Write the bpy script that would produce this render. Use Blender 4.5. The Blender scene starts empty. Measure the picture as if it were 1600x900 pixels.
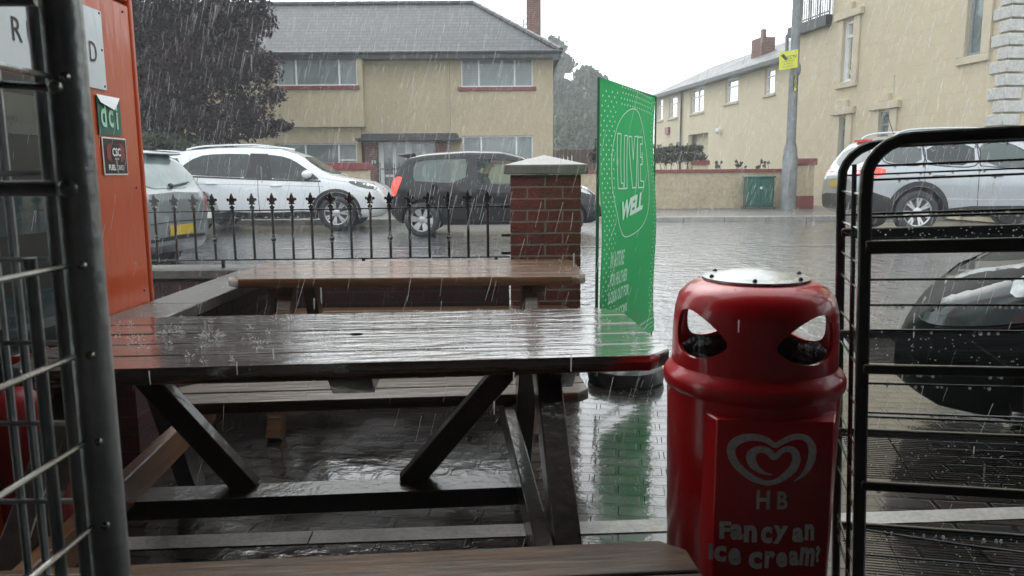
import bpy, bmesh, math, random
from mathutils import Vector, Matrix, noise
from mathutils.bvhtree import BVHTree
random.seed(7)
R=math.radians
SC=bpy.context.scene
COL=SC.collection
# ------------------------------------------------------------------ camera, sky, light
EYE=Vector((0,0,1.25)); PITCH=R(8.44); ROLL=R(-0.4)
cam_d=bpy.data.cameras.new('camera'); cam=bpy.data.objects.new('camera',cam_d); COL.objects.link(cam)
cam_d.sensor_width=36; cam_d.lens=27; cam_d.clip_start=0.05; cam_d.clip_end=2000
cam_d.dof.use_dof=True; cam_d.dof.focus_distance=6.0; cam_d.dof.aperture_fstop=9.0
CR=(Matrix.Rotation(math.pi/2-PITCH,3,'X')@Matrix.Rotation(ROLL,3,'Z'))
cam.matrix_world=Matrix.Translation(EYE)@CR.to_4x4()
SC.camera=cam
W=bpy.data.worlds.new('World'); SC.world=W; W.use_nodes=True
nt=W.node_tree; nt.nodes.clear()
sky=nt.nodes.new('ShaderNodeTexSky'); sky.sky_type='NISHITA'; sky.sun_disc=False
SUN_EL,SUN_AZ=R(48),R(-20)      # azimuth measured from +Y towards +X
sky.sun_elevation=SUN_EL; sky.sun_rotation=SUN_AZ; sky.dust_density=6; sky.air_density=1.5
hs=nt.nodes.new('ShaderNodeHueSaturation'); hs.inputs['Saturation'].default_value=0.12
mx=nt.nodes.new('ShaderNodeMix'); mx.data_type='RGBA'; mx.inputs[0].default_value=0.62
mx.inputs[7].default_value=(18,19,19.4,1)
bg=nt.nodes.new('ShaderNodeBackground'); bg.inputs[1].default_value=0.125
wo=nt.nodes.new('ShaderNodeOutputWorld')
nt.links.new(sky.outputs[0],hs.inputs['Color']); nt.links.new(hs.outputs[0],mx.inputs[6])
nt.links.new(mx.outputs[2],bg.inputs[0]); nt.links.new(bg.outputs[0],wo.inputs[0])
sd=bpy.data.lights.new('overcast_sun','SUN'); sd.energy=0.5; sd.angle=R(40); sd.color=(1,.97,.93)
so=bpy.data.objects.new('overcast_sun',sd); COL.objects.link(so)
sv=Vector((math.sin(SUN_AZ)*math.cos(SUN_EL),math.cos(SUN_AZ)*math.cos(SUN_EL),math.sin(SUN_EL)))
so.rotation_euler=sv.to_track_quat('Z','Y').to_euler(); so.location=(0,10,30)
SC.view_settings.view_transform='Standard'; SC.view_settings.look='None'
SC.view_settings.exposure=0.32; SC.view_settings.gamma=1.0; SC.view_settings.use_curve_mapping=False
SC.render.engine='CYCLES'
# ------------------------------------------------------------------ helpers
def ray(px,py):
    return CR@Vector(((px-800)/1200,(450-py)/1200,-1))
def aty(px,py,y):
    v=ray(px,py); return EYE+v*(y/v.y)
def atz(px,py,z):
    v=ray(px,py); return EYE+v*((z-EYE.z)/v.z)
def atx(px,py,x):
    v=ray(px,py); return EYE+v*(x/v.x)
def tag(o,label=None,cat=None,group=None,kind=None):
    if label: o['label']=label
    if cat: o['category']=cat
    if group: o['group']=group
    if kind: o['kind']=kind
    return o
def thing(name,label,cat,loc=(0,0,0),rz=0,group=None):
    o=bpy.data.objects.new(name,None); COL.objects.link(o); o.location=loc; o.rotation_euler=(0,0,rz); o.empty_display_size=.2
    tag(o,label,cat,group); return o
def sharpen(me,ang=38):
    bm=bmesh.new(); bm.from_mesh(me)
    for f in bm.faces: f.smooth=True
    for e in bm.edges:
        e.smooth = len(e.link_faces)==2 and e.calc_face_angle(0)<R(ang)
    bm.to_mesh(me); bm.free()
def rot(d):
    "matrix whose Z axis points along d"
    return Vector(d).to_track_quat('Z','Y').to_matrix()
class MB:
    def __init__(s): s.v=[]; s.f=[]; s.m=[]; s.mi=0
    def add(s,vs,fs):
        n=len(s.v); s.v+= [Vector(v) for v in vs]; s.f+=[[i+n for i in f] for f in fs]; s.m+=[s.mi]*len(fs); return s
    def box(s,a,b,M=None,tp=None):
        x0,y0,z0=a; x1,y1,z1=b
        vs=[(x0,y0,z0),(x1,y0,z0),(x1,y1,z0),(x0,y1,z0),(x0,y0,z1),(x1,y0,z1),(x1,y1,z1),(x0,y1,z1)]
        if M is not None: vs=[M@Vector(v) for v in vs]
        return s.add(vs,[(3,2,1,0),(4,5,6,7),(0,1,5,4),(1,2,6,5),(2,3,7,6),(3,0,4,7)])
    def bar(s,p,q,w,h,up=(0,0,1),c=0):
        "rectangular bar from p to q, w sideways, h along up"
        p=Vector(p);q=Vector(q); d=(q-p); L=d.length; d.normalize(); u=Vector(up); sd=d.cross(u).normalized(); u=sd.cross(d)
        vs=[]
        for e in (p,q):
            for a,b in((-1,-1),(1,-1),(1,1),(-1,1)): vs.append(e+sd*a*w/2+u*b*h/2)
        return s.add(vs,[(3,2,1,0),(4,5,6,7),(0,1,5,4),(1,2,6,5),(2,3,7,6),(3,0,4,7)])
    def tube(s,pts,r,n=8,cap=True):
        pts=[Vector(p) for p in pts]; rs=r if isinstance(r,(list,tuple)) else [r]*len(pts)
        vs=[];fs=[]; prev=None
        for i,p in enumerate(pts):
            d=(pts[min(i+1,len(pts)-1)]-pts[max(i-1,0)]).normalized()
            if prev is None:
                a=Vector((0,0,1)) if abs(d.z)<.9 else Vector((1,0,0)); e1=d.cross(a).normalized()
            else: e1=(prev-d*prev.dot(d)).normalized()
            prev=e1; e2=d.cross(e1)
            for k in range(n):
                t=2*math.pi*k/n; vs.append(p+(e1*math.cos(t)+e2*math.sin(t))*rs[i])
        for i in range(len(pts)-1):
            for k in range(n):
                a=i*n+k;b=i*n+(k+1)%n; fs.append((a,b,b+n,a+n))
        if cap: fs.append(tuple(reversed(range(n)))); fs.append(tuple(range((len(pts)-1)*n,len(pts)*n)))
        return s.add(vs,fs)
    def lathe(s,prof,n=24,o=(0,0,0),ax=None,closed=False):
        M=rot(ax) if ax is not None else Matrix.Identity(3); o=Vector(o); vs=[];fs=[]
        for r,z in prof:
            for k in range(n):
                t=2*math.pi*k/n; vs.append(o+M@Vector((r*math.cos(t),r*math.sin(t),z)))
        m=len(prof)
        for i in range(m-1 if not closed else m):
            j=(i+1)%m
            for k in range(n):
                a=i*n+k;b=i*n+(k+1)%n;c=j*n+(k+1)%n;d=j*n+k; fs.append((a,b,c,d))
        if not closed:
            if prof[0][0]>1e-5: fs.append(tuple(reversed(range(n))))
            if prof[-1][0]>1e-5: fs.append(tuple(range((m-1)*n,m*n)))
        return s.add(vs,fs)
    def prism(s,poly,M,t0,t1):
        "poly (a,b) extruded along third axis from t0 to t1, M maps (a,b,t) to space"
        n=len(poly); vs=[M(a,b,t0) for a,b in poly]+[M(a,b,t1) for a,b in poly]
        fs=[tuple(reversed(range(n))),tuple(range(n,2*n))]+[(i,(i+1)%n,(i+1)%n+n,i+n) for i in range(n)]
        return s.add(vs,fs)
    def ball(s,c,r,n=8,m=5,sc=(1,1,1)):
        prof=[(math.sin(math.pi*i/m)*r,-math.cos(math.pi*i/m)*r) for i in range(m+1)]
        k=len(s.v); s.lathe([(a if a>1e-6 else 1e-6,b) for a,b in prof],n)
        for i in range(k,len(s.v)):
            v=s.v[i]; s.v[i]=Vector(c)+Vector((v.x*sc[0],v.y*sc[1],v.z*sc[2]))
        return s
    def build(s,name,mats,parent=None,smooth=38,bevel=0,fixn=True,label=None,world=True):
        me=bpy.data.meshes.new(name)
        off=Matrix.Identity(4)
        if parent is not None and world:
            p=parent; 
            while p.parent: p=p.parent
            off=(Matrix.Translation(p.location)@p.rotation_euler.to_matrix().to_4x4()).inverted()
        me.from_pydata([off@v for v in s.v],[],s.f)
        mats=mats if isinstance(mats,(list,tuple)) else [mats]
        for m in mats: me.materials.append(m)
        if len(mats)>1: me.polygons.foreach_set('material_index',s.m)
        if fixn or bevel:
            bm=bmesh.new(); bm.from_mesh(me)
            if fixn: bmesh.ops.recalc_face_normals(bm,faces=bm.faces)
            if bevel: bmesh.ops.bevel(bm,geom=[e for e in bm.edges if e.is_manifold and e.calc_face_angle(0)>.5],offset=bevel,segments=1,profile=.5,affect='EDGES',clamp_overlap=True)
            bm.to_mesh(me); bm.free()
        if smooth: sharpen(me,smooth)
        o=bpy.data.objects.new(name,me); COL.objects.link(o)
        if parent is not None: o.parent=parent
        if label: o['label']=label
        return o
def copy_tree(o,parent=None):
    c=o.copy(); COL.objects.link(c); c.parent=parent
    for ch in o.children: copy_tree(ch,c)
    return c
def catmull(pts,n=6,closed=False):
    out=[];m=len(pts); P=[tuple(p) for p in pts]
    rng=range(m) if closed else range(m-1)
    for i in rng:
        g=(lambda k:P[k%m]) if closed else (lambda k:P[min(max(k,0),m-1)])
        p0,p1,p2,p3=g(i-1),g(i),g(i+1),g(i+2)
        for k in range(n):
            t=k/n
            out.append(tuple(.5*((2*b)+(-a+c)*t+(2*a-5*b+4*c-d)*t*t+(-a+3*b-3*c+d)*t**3) for a,b,c,d in zip(p0,p1,p2,p3)))
    if not closed: out.append(P[-1])
    return out
def chaikin(poly,it=2,k=.25):
    for _ in range(it):
        n=len(poly); q=[]
        for i in range(n):
            a=poly[i];b=poly[(i+1)%n]
            q.append((a[0]*(1-k)+b[0]*k,a[1]*(1-k)+b[1]*k)); q.append((a[0]*k+b[0]*(1-k),a[1]*k+b[1]*(1-k)))
        poly=q
    return poly
def interp(pts,x):
    if x<=pts[0][0]: return pts[0][1]
    for (a,b),(c,d) in zip(pts,pts[1:]):
        if x<=c: 
            t=(x-a)/(c-a) if c>a else 0
            return b+(d-b)*t
    return pts[-1][1]
# ------------------------------------------------------------------ materials
def mat(name,col,rough=.5,metal=0,var=.15,vs=4,stretch=(1,1,1),bump=0,bs=60,bstretch=None,coat=0,rvar=0,col2=None,spec=.5,fine=0,crough=.06,stains=0,stcol=(.05,.05,.04)):
    m=bpy.data.materials.new(name); m.use_nodes=True; t=m.node_tree; N=t.nodes; Lk=t.links.new
    b=N['Principled BSDF']; b.inputs['Roughness'].default_value=rough; b.inputs['Metallic'].default_value=metal
    b.inputs['Coat Weight'].default_value=coat; b.inputs['Coat Roughness'].default_value=crough
    b.inputs['Specular IOR Level'].default_value=spec
    tc=N.new('ShaderNodeTexCoord'); mp=N.new('ShaderNodeMapping'); mp.inputs['Scale'].default_value=stretch
    Lk(tc.outputs['Object'],mp.inputs[0])
    nz=N.new('ShaderNodeTexNoise'); nz.inputs['Scale'].default_value=vs; nz.inputs['Detail'].default_value=6; nz.inputs['Roughness'].default_value=.65
    Lk(mp.outputs[0],nz.inputs['Vector'])
    cr=N.new('ShaderNodeValToRGB'); c=Vector(col); c2=Vector(col2) if col2 else c*(1+var)
    lo=c*(1-var); cr.color_ramp.elements[0].position=.3; cr.color_ramp.elements[1].position=.7
    cr.color_ramp.elements[0].color=(*lo,1); cr.color_ramp.elements[1].color=(*c2,1)
    Lk(nz.outputs[0],cr.inputs[0]); out=cr.outputs[0]
    if fine:
        n2=N.new('ShaderNodeTexNoise'); n2.inputs['Scale'].default_value=vs*12; n2.inputs['Detail'].default_value=4; Lk(mp.outputs[0],n2.inputs['Vector'])
        mr=N.new('ShaderNodeMapRange'); mr.inputs[1].default_value=.3; mr.inputs[2].default_value=.7; mr.inputs[3].default_value=1-fine; mr.inputs[4].default_value=1+fine*.6; Lk(n2.outputs[0],mr.inputs[0])
        mm=N.new('ShaderNodeMix'); mm.data_type='RGBA'; mm.blend_type='MULTIPLY'; mm.inputs[0].default_value=1
        Lk(out,mm.inputs[6]); Lk(mr.outputs[0],mm.inputs[7]); out=mm.outputs[2]
    if stains:
        n3=N.new('ShaderNodeTexNoise'); n3.inputs['Scale'].default_value=1.3; n3.inputs['Detail'].default_value=8; n3.inputs['Roughness'].default_value=.7
        Lk(tc.outputs['Object'],n3.inputs['Vector'])
        r3=N.new('ShaderNodeMapRange'); r3.inputs[1].default_value=.52; r3.inputs[2].default_value=.75; r3.inputs[3].default_value=0; r3.inputs[4].default_value=stains; Lk(n3.outputs[0],r3.inputs[0])
        m3=N.new('ShaderNodeMix'); m3.data_type='RGBA'; Lk(r3.outputs[0],m3.inputs[0]); Lk(out,m3.inputs[6]); m3.inputs[7].default_value=(*stcol,1); out=m3.outputs[2]
    Lk(out,b.inputs['Base Color'])
    if rvar:
        mr=N.new('ShaderNodeMapRange'); mr.inputs[1].default_value=.3; mr.inputs[2].default_value=.7; mr.inputs[3].default_value=max(.02,rough-rvar); mr.inputs[4].default_value=rough+rvar
        n4=N.new('ShaderNodeTexNoise'); n4.inputs['Scale'].default_value=vs*2.3; n4.inputs['Detail'].default_value=5; Lk(mp.outputs[0],n4.inputs['Vector'])
        Lk(n4.outputs[0],mr.inputs[0]); Lk(mr.outputs[0],b.inputs['Roughness'])
    if bump:
        mp2=N.new('ShaderNodeMapping'); mp2.inputs['Scale'].default_value=bstretch or stretch; Lk(tc.outputs['Object'],mp2.inputs[0])
        nb=N.new('ShaderNodeTexNoise'); nb.inputs['Scale'].default_value=bs; nb.inputs['Detail'].default_value=4; Lk(mp2.outputs[0],nb.inputs['Vector'])
        bp=N.new('ShaderNodeBump'); bp.inputs['Strength'].default_value=bump; bp.inputs['Distance'].default_value=.01; Lk(nb.outputs[0],bp.inputs['Height'])
        Lk(bp.outputs[0],b.inputs['Normal']); Lk(bp.outputs[0],b.inputs['Coat Normal'])
    m['base']=1
    return m
def brickmat(name,c1,c2,cm,scale,w,h,mortar=.015,swap=None,rough=.6,bump=.5,coat=0,rotz=0,var=1,nbump=.2,nbs=40,crough=.1,rvar=0,offset=.5,freq=2):
    "swap: how object coordinates map to the brick plane ('xz','yz','xy')"
    m=bpy.data.materials.new(name); m.use_nodes=True; t=m.node_tree; N=t.nodes; Lk=t.links.new
    b=N['Principled BSDF']; b.inputs['Roughness'].default_value=rough; b.inputs['Coat Weight'].default_value=coat; b.inputs['Coat Roughness'].default_value=crough
    tc=N.new('ShaderNodeTexCoord'); sp=N.new('ShaderNodeSeparateXYZ'); cb=N.new('ShaderNodeCombineXYZ')
    mp=N.new('ShaderNodeMapping'); mp.inputs['Rotation'].default_value=(0,0,rotz)
    Lk(tc.outputs['Object'],mp.inputs[0]); Lk(mp.outputs[0],sp.inputs[0])
    ix={'x':0,'y':1,'z':2}; s=swap or 'xy'
    Lk(sp.outputs[ix[s[0]]],cb.inputs[0]); Lk(sp.outputs[ix[s[1]]],cb.inputs[1])
    br=N.new('ShaderNodeTexBrick'); br.inputs['Scale'].default_value=scale; br.inputs['Brick Width'].default_value=w; br.inputs['Row Height'].default_value=h
    br.inputs['Mortar Size'].default_value=mortar; br.inputs['Mortar Smooth'].default_value=.3; br.inputs['Color1'].default_value=(*c1,1); br.inputs['Color2'].default_value=(*c2,1); br.inputs['Mortar'].default_value=(*cm,1)
    br.offset=offset; br.offset_frequency=freq
    Lk(cb.outputs[0],br.inputs['Vector'])
    nz=N.new('ShaderNodeTexNoise'); nz.inputs['Scale'].default_value=3; nz.inputs['Detail'].default_value=8; nz.inputs['Roughness'].default_value=.7; Lk(tc.outputs['Object'],nz.inputs['Vector'])
    mr=N.new('ShaderNodeMapRange'); mr.inputs[1].default_value=.3; mr.inputs[2].default_value=.7; mr.inputs[3].default_value=1-.35*var; mr.inputs[4].default_value=1+.25*var; Lk(nz.outputs[0],mr.inputs[0])
    mm=N.new('ShaderNodeMix'); mm.data_type='RGBA'; mm.blend_type='MULTIPLY'; mm.inputs[0].default_value=1; Lk(br.outputs[0],mm.inputs[6]); Lk(mr.outputs[0],mm.inputs[7]); Lk(mm.outputs[2],b.inputs['Base Color'])
    if rvar:
        m2=N.new('ShaderNodeMapRange'); m2.inputs[1].default_value=.35; m2.inputs[2].default_value=.65; m2.inputs[3].default_value=max(.02,rough-rvar); m2.inputs[4].default_value=rough+rvar
        n4=N.new('ShaderNodeTexNoise'); n4.inputs['Scale'].default_value=2.2; n4.inputs['Detail'].default_value=5; Lk(tc.outputs['Object'],n4.inputs['Vector']); Lk(n4.outputs[0],m2.inputs[0]); Lk(m2.outputs[0],b.inputs['Roughness'])
    inv=N.new('ShaderNodeMath'); inv.operation='SUBTRACT'; inv.inputs[0].default_value=1; Lk(br.outputs['Fac'],inv.inputs[1])
    nb=N.new('ShaderNodeTexNoise'); nb.inputs['Scale'].default_value=nbs; nb.inputs['Detail'].default_value=4; Lk(tc.outputs['Object'],nb.inputs['Vector'])
    ad=N.new('ShaderNodeMath'); ad.operation='MULTIPLY_ADD'; Lk(nb.outputs[0],ad.inputs[0]); ad.inputs[1].default_value=nbump; Lk(inv.outputs[0],ad.inputs[2])
    bp=N.new('ShaderNodeBump'); bp.inputs['Strength'].default_value=bump; bp.inputs['Distance'].default_value=.01; Lk(ad.outputs[0],bp.inputs['Height'])
    Lk(bp.outputs[0],b.inputs['Normal']); Lk(bp.outputs[0],b.inputs['Coat Normal'])
    return m
def glassmat(name,tint,trans=.5,rough=.03,refl=(.7,.75,.75)):
    m=bpy.data.materials.new(name); m.use_nodes=True; t=m.node_tree; N=t.nodes; Lk=t.links.new
    b=N['Principled BSDF']; b.inputs['Base Color'].default_value=(*tint,1); b.inputs['Roughness'].default_value=rough; b.inputs['Specular IOR Level'].default_value=.8
    tr=N.new('ShaderNodeBsdfTransparent'); tr.inputs[0].default_value=(*refl,1)
    mx=N.new('ShaderNodeMixShader'); mx.inputs[0].default_value=trans; Lk(b.outputs[0],mx.inputs[1]); Lk(tr.outputs[0],mx.inputs[2]); Lk(mx.outputs[0],N['Material Output'].inputs[0])
    return m
def emit(m,col,s):
    b=m.node_tree.nodes['Principled BSDF']; b.inputs['Emission Color'].default_value=(*col,1); b.inputs['Emission Strength'].default_value=s; return m
M={}
M['render_wall']=mat('cream_render',(.47,.405,.275),rough=.85,var=.09,vs=.7,bump=.55,bs=18,fine=.08,stains=.35,stcol=(.33,.27,.18))
M['render_far']=mat('pale_cream_render',(.58,.52,.375),rough=.8,var=.06,vs=.8,bump=.15,bs=20,fine=.04)
M['ashlar']=brickmat('lined_render',(.54,.475,.335),(.53,.465,.328),(.48,.415,.29),1,.95,.38,mortar=.008,swap='yz',rough=.8,bump=.25,var=.22)
M['pebble']=mat('pebbledash',(.50,.42,.29),rough=.9,var=.25,vs=9,bump=1,bs=24,fine=.35,stains=.5,stcol=(.22,.19,.13))
M['redpaint']=mat('dark_red_paint',(.20,.035,.035),rough=.35,var=.2,vs=3,bump=.2,bs=20)
M['slate']=brickmat('slate_roof',(.030,.038,.047),(.050,.062,.073),(.012,.013,.015),1,.34,.145,mortar=.016,swap='xz',rough=.6,bump=1,var=.6,nbump=.5,nbs=14)
M['slate_wet']=brickmat('wet_slate_roof',(.02,.023,.026),(.24,.25,.25),(.01,.011,.012),1,.42,.2,mortar=.03,swap='yz',rough=.42,bump=1,var=1,nbump=1.5,nbs=8)
M['fascia']=mat('dark_fascia',(.025,.028,.03),rough=.35,var=.2)
M['upvc']=mat('white_upvc',(.72,.75,.76),rough=.25,var=.04)
M['pane']=mat('window_glass',(.17,.21,.215),rough=.06,var=.3,vs=.7,spec=1)  # grey-blue base stands in for reflected sky and curtains
M['pane_sky']=mat('sky_reflecting_glass',(.9,.92,.92),rough=.04,var=.1,metal=.95)
M['blind']=mat('grey_blind',(.24,.28,.29),rough=.5,var=.1)
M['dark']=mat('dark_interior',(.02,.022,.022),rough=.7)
M['brick']=mat('wet_red_brick',(.135,.026,.02),rough=.42,var=.4,vs=6,bump=.6,bs=70,fine=.25,coat=.25,crough=.25)
M['darkbrick']=mat('shaded_brick',(.042,.016,.016),rough=.45,var=.4,vs=6,bump=.6,bs=70,fine=.25)  # brick colour darkened to carry the shade beneath the tables
M['darkmortar']=mat('shaded_mortar',(.05,.045,.042),rough=.8,var=.2,vs=20)  # mortar darkened along with the shaded brick
M['mortar']=mat('mortar',(.19,.17,.145),rough=.8,var=.2,vs=20,bump=.5,bs=90)
M['brickfar']=brickmat('far_red_brick',(.19,.055,.04),(.14,.04,.03),(.2,.17,.14),1,.225,.075,mortar=.01,swap='xz',rough=.7,bump=.4)
M['capstone']=mat('pale_concrete_cap',(.17,.16,.145),rough=.4,var=.25,vs=6,bump=.3,bs=60,fine=.2,coat=.25,crough=.2,stains=.4)
M['coping']=mat('wet_concrete_coping',(.075,.07,.065),rough=.4,var=.3,vs=6,bump=.45,bs=25,fine=.2,coat=.3,crough=.15,stains=.5)
M['shopdark']=mat('shop_cladding',(.17,.165,.16),rough=.6,var=.2)
M['kerb']=mat('concrete_kerb',(.33,.32,.30),rough=.4,var=.25,vs=5,bump=.4,bs=60,fine=.2,stains=.6,stcol=(.09,.085,.07))
M['asphalt']=mat('wet_asphalt',(.055,.058,.06),rough=.3,var=.35,vs=.6,rvar=.16,bump=1,bs=8,fine=.3,stains=.5,stcol=(.09,.092,.095),coat=.9,crough=.1,bstretch=(1,1,1))
for _n in M['asphalt'].node_tree.nodes:
    if _n.type=='BUMP': _n.inputs['Distance'].default_value=.03
M['pavement']=mat('wet_pavement',(.12,.115,.11),rough=.45,var=.15,vs=.9,bump=.3,bs=40,fine=.2,coat=.25,crough=.2)
M['paver']=brickmat('wet_block_paving',(.04,.032,.028),(.02,.018,.017),(.008,.007,.006),1,.2,.1,mortar=.012,swap='xy',rough=.22,bump=1,coat=.9,rotz=R(8),var=1,nbump=.22,nbs=13,rvar=.12,crough=.05)
M['linepaint']=mat('worn_road_paint',(.26,.26,.25),rough=.35,var=.3,vs=8,fine=.3,coat=.4)
M['grass']=mat('grass_verge',(.06,.08,.03),rough=.8,var=.4,vs=2)
WX=(1,14,14)
M['wood_top']=mat('wet_dark_table_wood',(.042,.027,.02),rough=.2,var=.5,vs=2.2,stretch=(1,16,16),bump=.34,bs=4,bstretch=(1.3,6,6),fine=.35,coat=1,crough=.04,rvar=.1,col2=(.085,.055,.04))
M['wood_top'].node_tree.nodes['Principled BSDF'].inputs['Coat IOR'].default_value=2.15
M['wood_dark']=mat('wet_dark_frame_wood',(.026,.016,.011),rough=.42,var=.6,vs=2.5,stretch=(2,2,2),bump=.25,bs=14,coat=.6,crough=.07,spec=.3,fine=.3,stains=.6,stcol=(.008,.006,.005))
M['wood_warm']=mat('wet_orange_wood',(.13,.064,.027),rough=.35,var=.4,vs=2.0,stretch=(1,14,14),bump=.35,bs=6,bstretch=(1,8,8),coat=.8,crough=.06,fine=.3)
M['wood_bench_wet']=mat('wet_brown_bench_wood',(.06,.038,.022),rough=.4,var=.5,vs=2.0,stretch=(1,14,14),bump=.35,bs=6,bstretch=(1,8,8),coat=.45,crough=.1,fine=.35,spec=.3)
M['wood_beam']=mat('lit_beam_wood',(.19,.08,.03),rough=.45,var=.35,vs=2.0,stretch=(14,1,14),bump=.3,bs=20,coat=.3,fine=.2)  # brighter than the frame: light on the left beam put into its colour
M['wood_seat']=mat('brown_bench_wood',(.085,.044,.018),rough=.45,spec=.3,var=.65,vs=1.7,stretch=(1.2,14,14),bump=.3,bs=5,bstretch=(1,8,8),coat=.1,crough=.1,fine=.35,stains=.85,stcol=(.015,.009,.006))
M['iron']=mat('black_iron_paint',(.008,.009,.01),rough=.22,var=.2,coat=.6,bump=.2,bs=60)
M['binred']=mat('red_plastic',(.52,.003,.008),rough=.28,var=.12,vs=4,bump=.06,bs=22,coat=.45,crough=.08,stains=.25,stcol=(.10,.004,.006),fine=.06)
M['binwhite']=mat('worn_white_print',(.85,.82,.80),rough=.5,var=.12,vs=10,stains=.55,stcol=(.2,.05,.05),fine=.2)
M['steel']=mat('wet_galvanised_steel',(.42,.43,.42),rough=.3,metal=.9,var=.3,vs=6,bump=.15,bs=40,rvar=.12)
M['cage']=mat('dull_galvanised_steel',(.36,.38,.38),rough=.38,metal=.5,var=.4,vs=7,bump=.3,bs=35,stains=.8,stcol=(.09,.06,.03))
M['bag']=mat('black_bin_bag',(.012,.012,.015),rough=.18,var=.2,bump=.6,bs=30)
M['rack']=mat('dark_rack_metal',(.03,.026,.024),rough=.3,metal=.5,var=.4,vs=8,coat=.5,bump=.2,bs=50)
M['wire']=mat('wet_rack_wire',(.12,.125,.13),rough=.2,metal=.9,var=.3,vs=12,coat=.5)
M['green']=mat('green_banner_cloth',(.010,.22,.06),rough=.42,var=.1,vs=3,bump=.15,bs=20,spec=.4)
_t=M['green'].node_tree; _p=_t.nodes['Principled BSDF']; _tr=_t.nodes.new('ShaderNodeBsdfTranslucent'); _tr.inputs[0].default_value=(.02,.42,.12,1)
_m=_t.nodes.new('ShaderNodeMixShader'); _m.inputs[0].default_value=.45; _t.links.new(_p.outputs[0],_m.inputs[1]); _t.links.new(_tr.outputs[0],_m.inputs[2]); _t.links.new(_m.outputs[0],_t.nodes['Material Output'].inputs[0])
M['greendark']=mat('dark_green_pole',(.012,.11,.045),rough=.3)
M['bannerwhite']=mat('banner_white_print',(.55,.68,.6),rough=.5,var=.05)
M['bannerpale']=mat('banner_pale_green_print',(.36,.62,.45),rough=.5,var=.1)
M['totem']=mat('orange_red_panel',(.42,.058,.012),rough=.3,var=.1,vs=2,stretch=(1,1,.3),bump=.2,bs=8,bstretch=(3,3,.8),coat=.6,crough=.12,fine=.05)
M['totemwhite']=mat('white_price_panel',(.55,.60,.63),rough=.25,var=.05,bump=.15,bs=12,bstretch=(2,2,.6),coat=.5)
M['black']=mat('black_plastic',(.012,.012,.013),rough=.35,var=.2)
M['tyre']=mat('wet_tyre',(.014,.014,.015),rough=.45,var=.2)
M['alloy']=mat('alloy_wheel',(.5,.51,.52),rough=.3,metal=.7,var=.1)
M['cap']=mat('silver_wheel_cover',(.4,.41,.42),rough=.3,metal=.5,var=.1)
M['caroldsilver']=mat('dull_silver_car_paint',(.20,.225,.24),rough=.35,metal=.5,var=.03,coat=.8,crough=.06)
M['carwhite']=mat('white_car_paint',(.70,.74,.77),rough=.35,var=.02,coat=1,crough=.03)
M['carblack']=mat('dark_car_paint',(.006,.008,.009),rough=.25,var=.1,coat=.3,spec=.35,crough=.04)
M['carsilver']=mat('silver_car_paint',(.36,.39,.42),rough=.3,metal=.6,var=.03,coat=1,crough=.04)
M['cargreen']=mat('dark_green_car_paint',(.003,.007,.005),rough=.5,var=.1,coat=0,spec=.1,crough=.03,bump=.06,bs=25)
M['cargrey']=mat('dark_grey_car_paint',(.05,.06,.065),rough=.3,var=.1,coat=1,crough=.04)
M['carglass']=glassmat('tinted_car_glass',(.045,.06,.062),.42,.03,(.55,.62,.62))
M['mistglass']=glassmat('misted_car_glass',(.17,.22,.21),.5,.12,(.8,.9,.86))
M['clearglass']=glassmat('wet_clear_car_glass',(.08,.11,.105),.78,.08,(.88,.98,.94))
M['darkglass']=mat('dark_screen_glass',(.035,.05,.052),rough=.04,var=.1,spec=1)
M['rearglass']=mat('misted_rear_glass',(.17,.22,.22),rough=.12,var=.2,spec=.8)
M['redlamp']=emit(mat('red_tail_lamp',(.35,.01,.01),rough=.15,coat=1,bump=.2,bs=30),(1,.03,.02),.25)
M['redlit']=emit(mat('lit_brake_lamp',(.6,.02,.01),rough=.15,coat=1),(1,.05,.03),.8)
M['reddull']=mat('unlit_tail_lamp',(.22,.02,.03),rough=.15,coat=1)
M['lamp']=mat('clear_headlamp',(.4,.43,.43),rough=.08,metal=.5,var=.5,vs=18,coat=1)
M['lampdark']=mat('smoked_headlamp',(.07,.085,.085),rough=.15,metal=.1,var=.3,vs=6,coat=.2)
M['litlamp']=emit(mat('lit_headlamp',(.8,.8,.78),rough=.1),(1,.97,.9),2.5)
M['plateyellow']=mat('yellow_number_plate',(.42,.30,.03),rough=.3)
M['platewhite']=mat('white_number_plate',(.7,.7,.66),rough=.3)
M['skin']=mat('skin',(.42,.25,.18),rough=.55,var=.05)
M['hair']=mat('dark_hair',(.02,.015,.012),rough=.6)
M['jacket']=mat('dark_jacket',(.03,.035,.045),rough=.8,var=.2)
M['bark']=mat('bark',(.05,.038,.03),rough=.85,var=.3,vs=8,bump=.6,bs=30)
M['purpleleaf']=mat('purple_plum_leaves',(.010,.003,.007),rough=.7,var=.5,vs=2,col2=(.036,.013,.023),spec=.15)
M['leaf']=mat('green_leaves',(.035,.055,.02),rough=.55,var=.5,vs=.6,col2=(.09,.12,.05))
M['hedge']=mat('dark_hedge_leaves',(.02,.035,.018),rough=.55,var=.4,vs=3,col2=(.055,.075,.035))
M['galv']=mat('weathered_lamp_post_steel',(.22,.235,.25),rough=.5,metal=.3,var=.3,vs=4,fine=.25,stains=.4)
M['yellow']=mat('yellow_sign',(.62,.66,.03),rough=.35,var=.03)
M['cabinet']=mat('green_cabinet_paint',(.012,.10,.075),rough=.35,var=.15,vs=3,stains=.3)
M['stone']=mat('grey_vermiculated_stone',(.50,.50,.48),rough=.8,var=.25,vs=16,bump=1,bs=14,fine=.35)
M['trim']=mat('painted_window_surround',(.52,.46,.34),rough=.7,var=.08)
M['brownfence']=mat('brown_timber_fence',(.09,.05,.035),rough=.7,var=.3,vs=4,stretch=(8,8,1))
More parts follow.
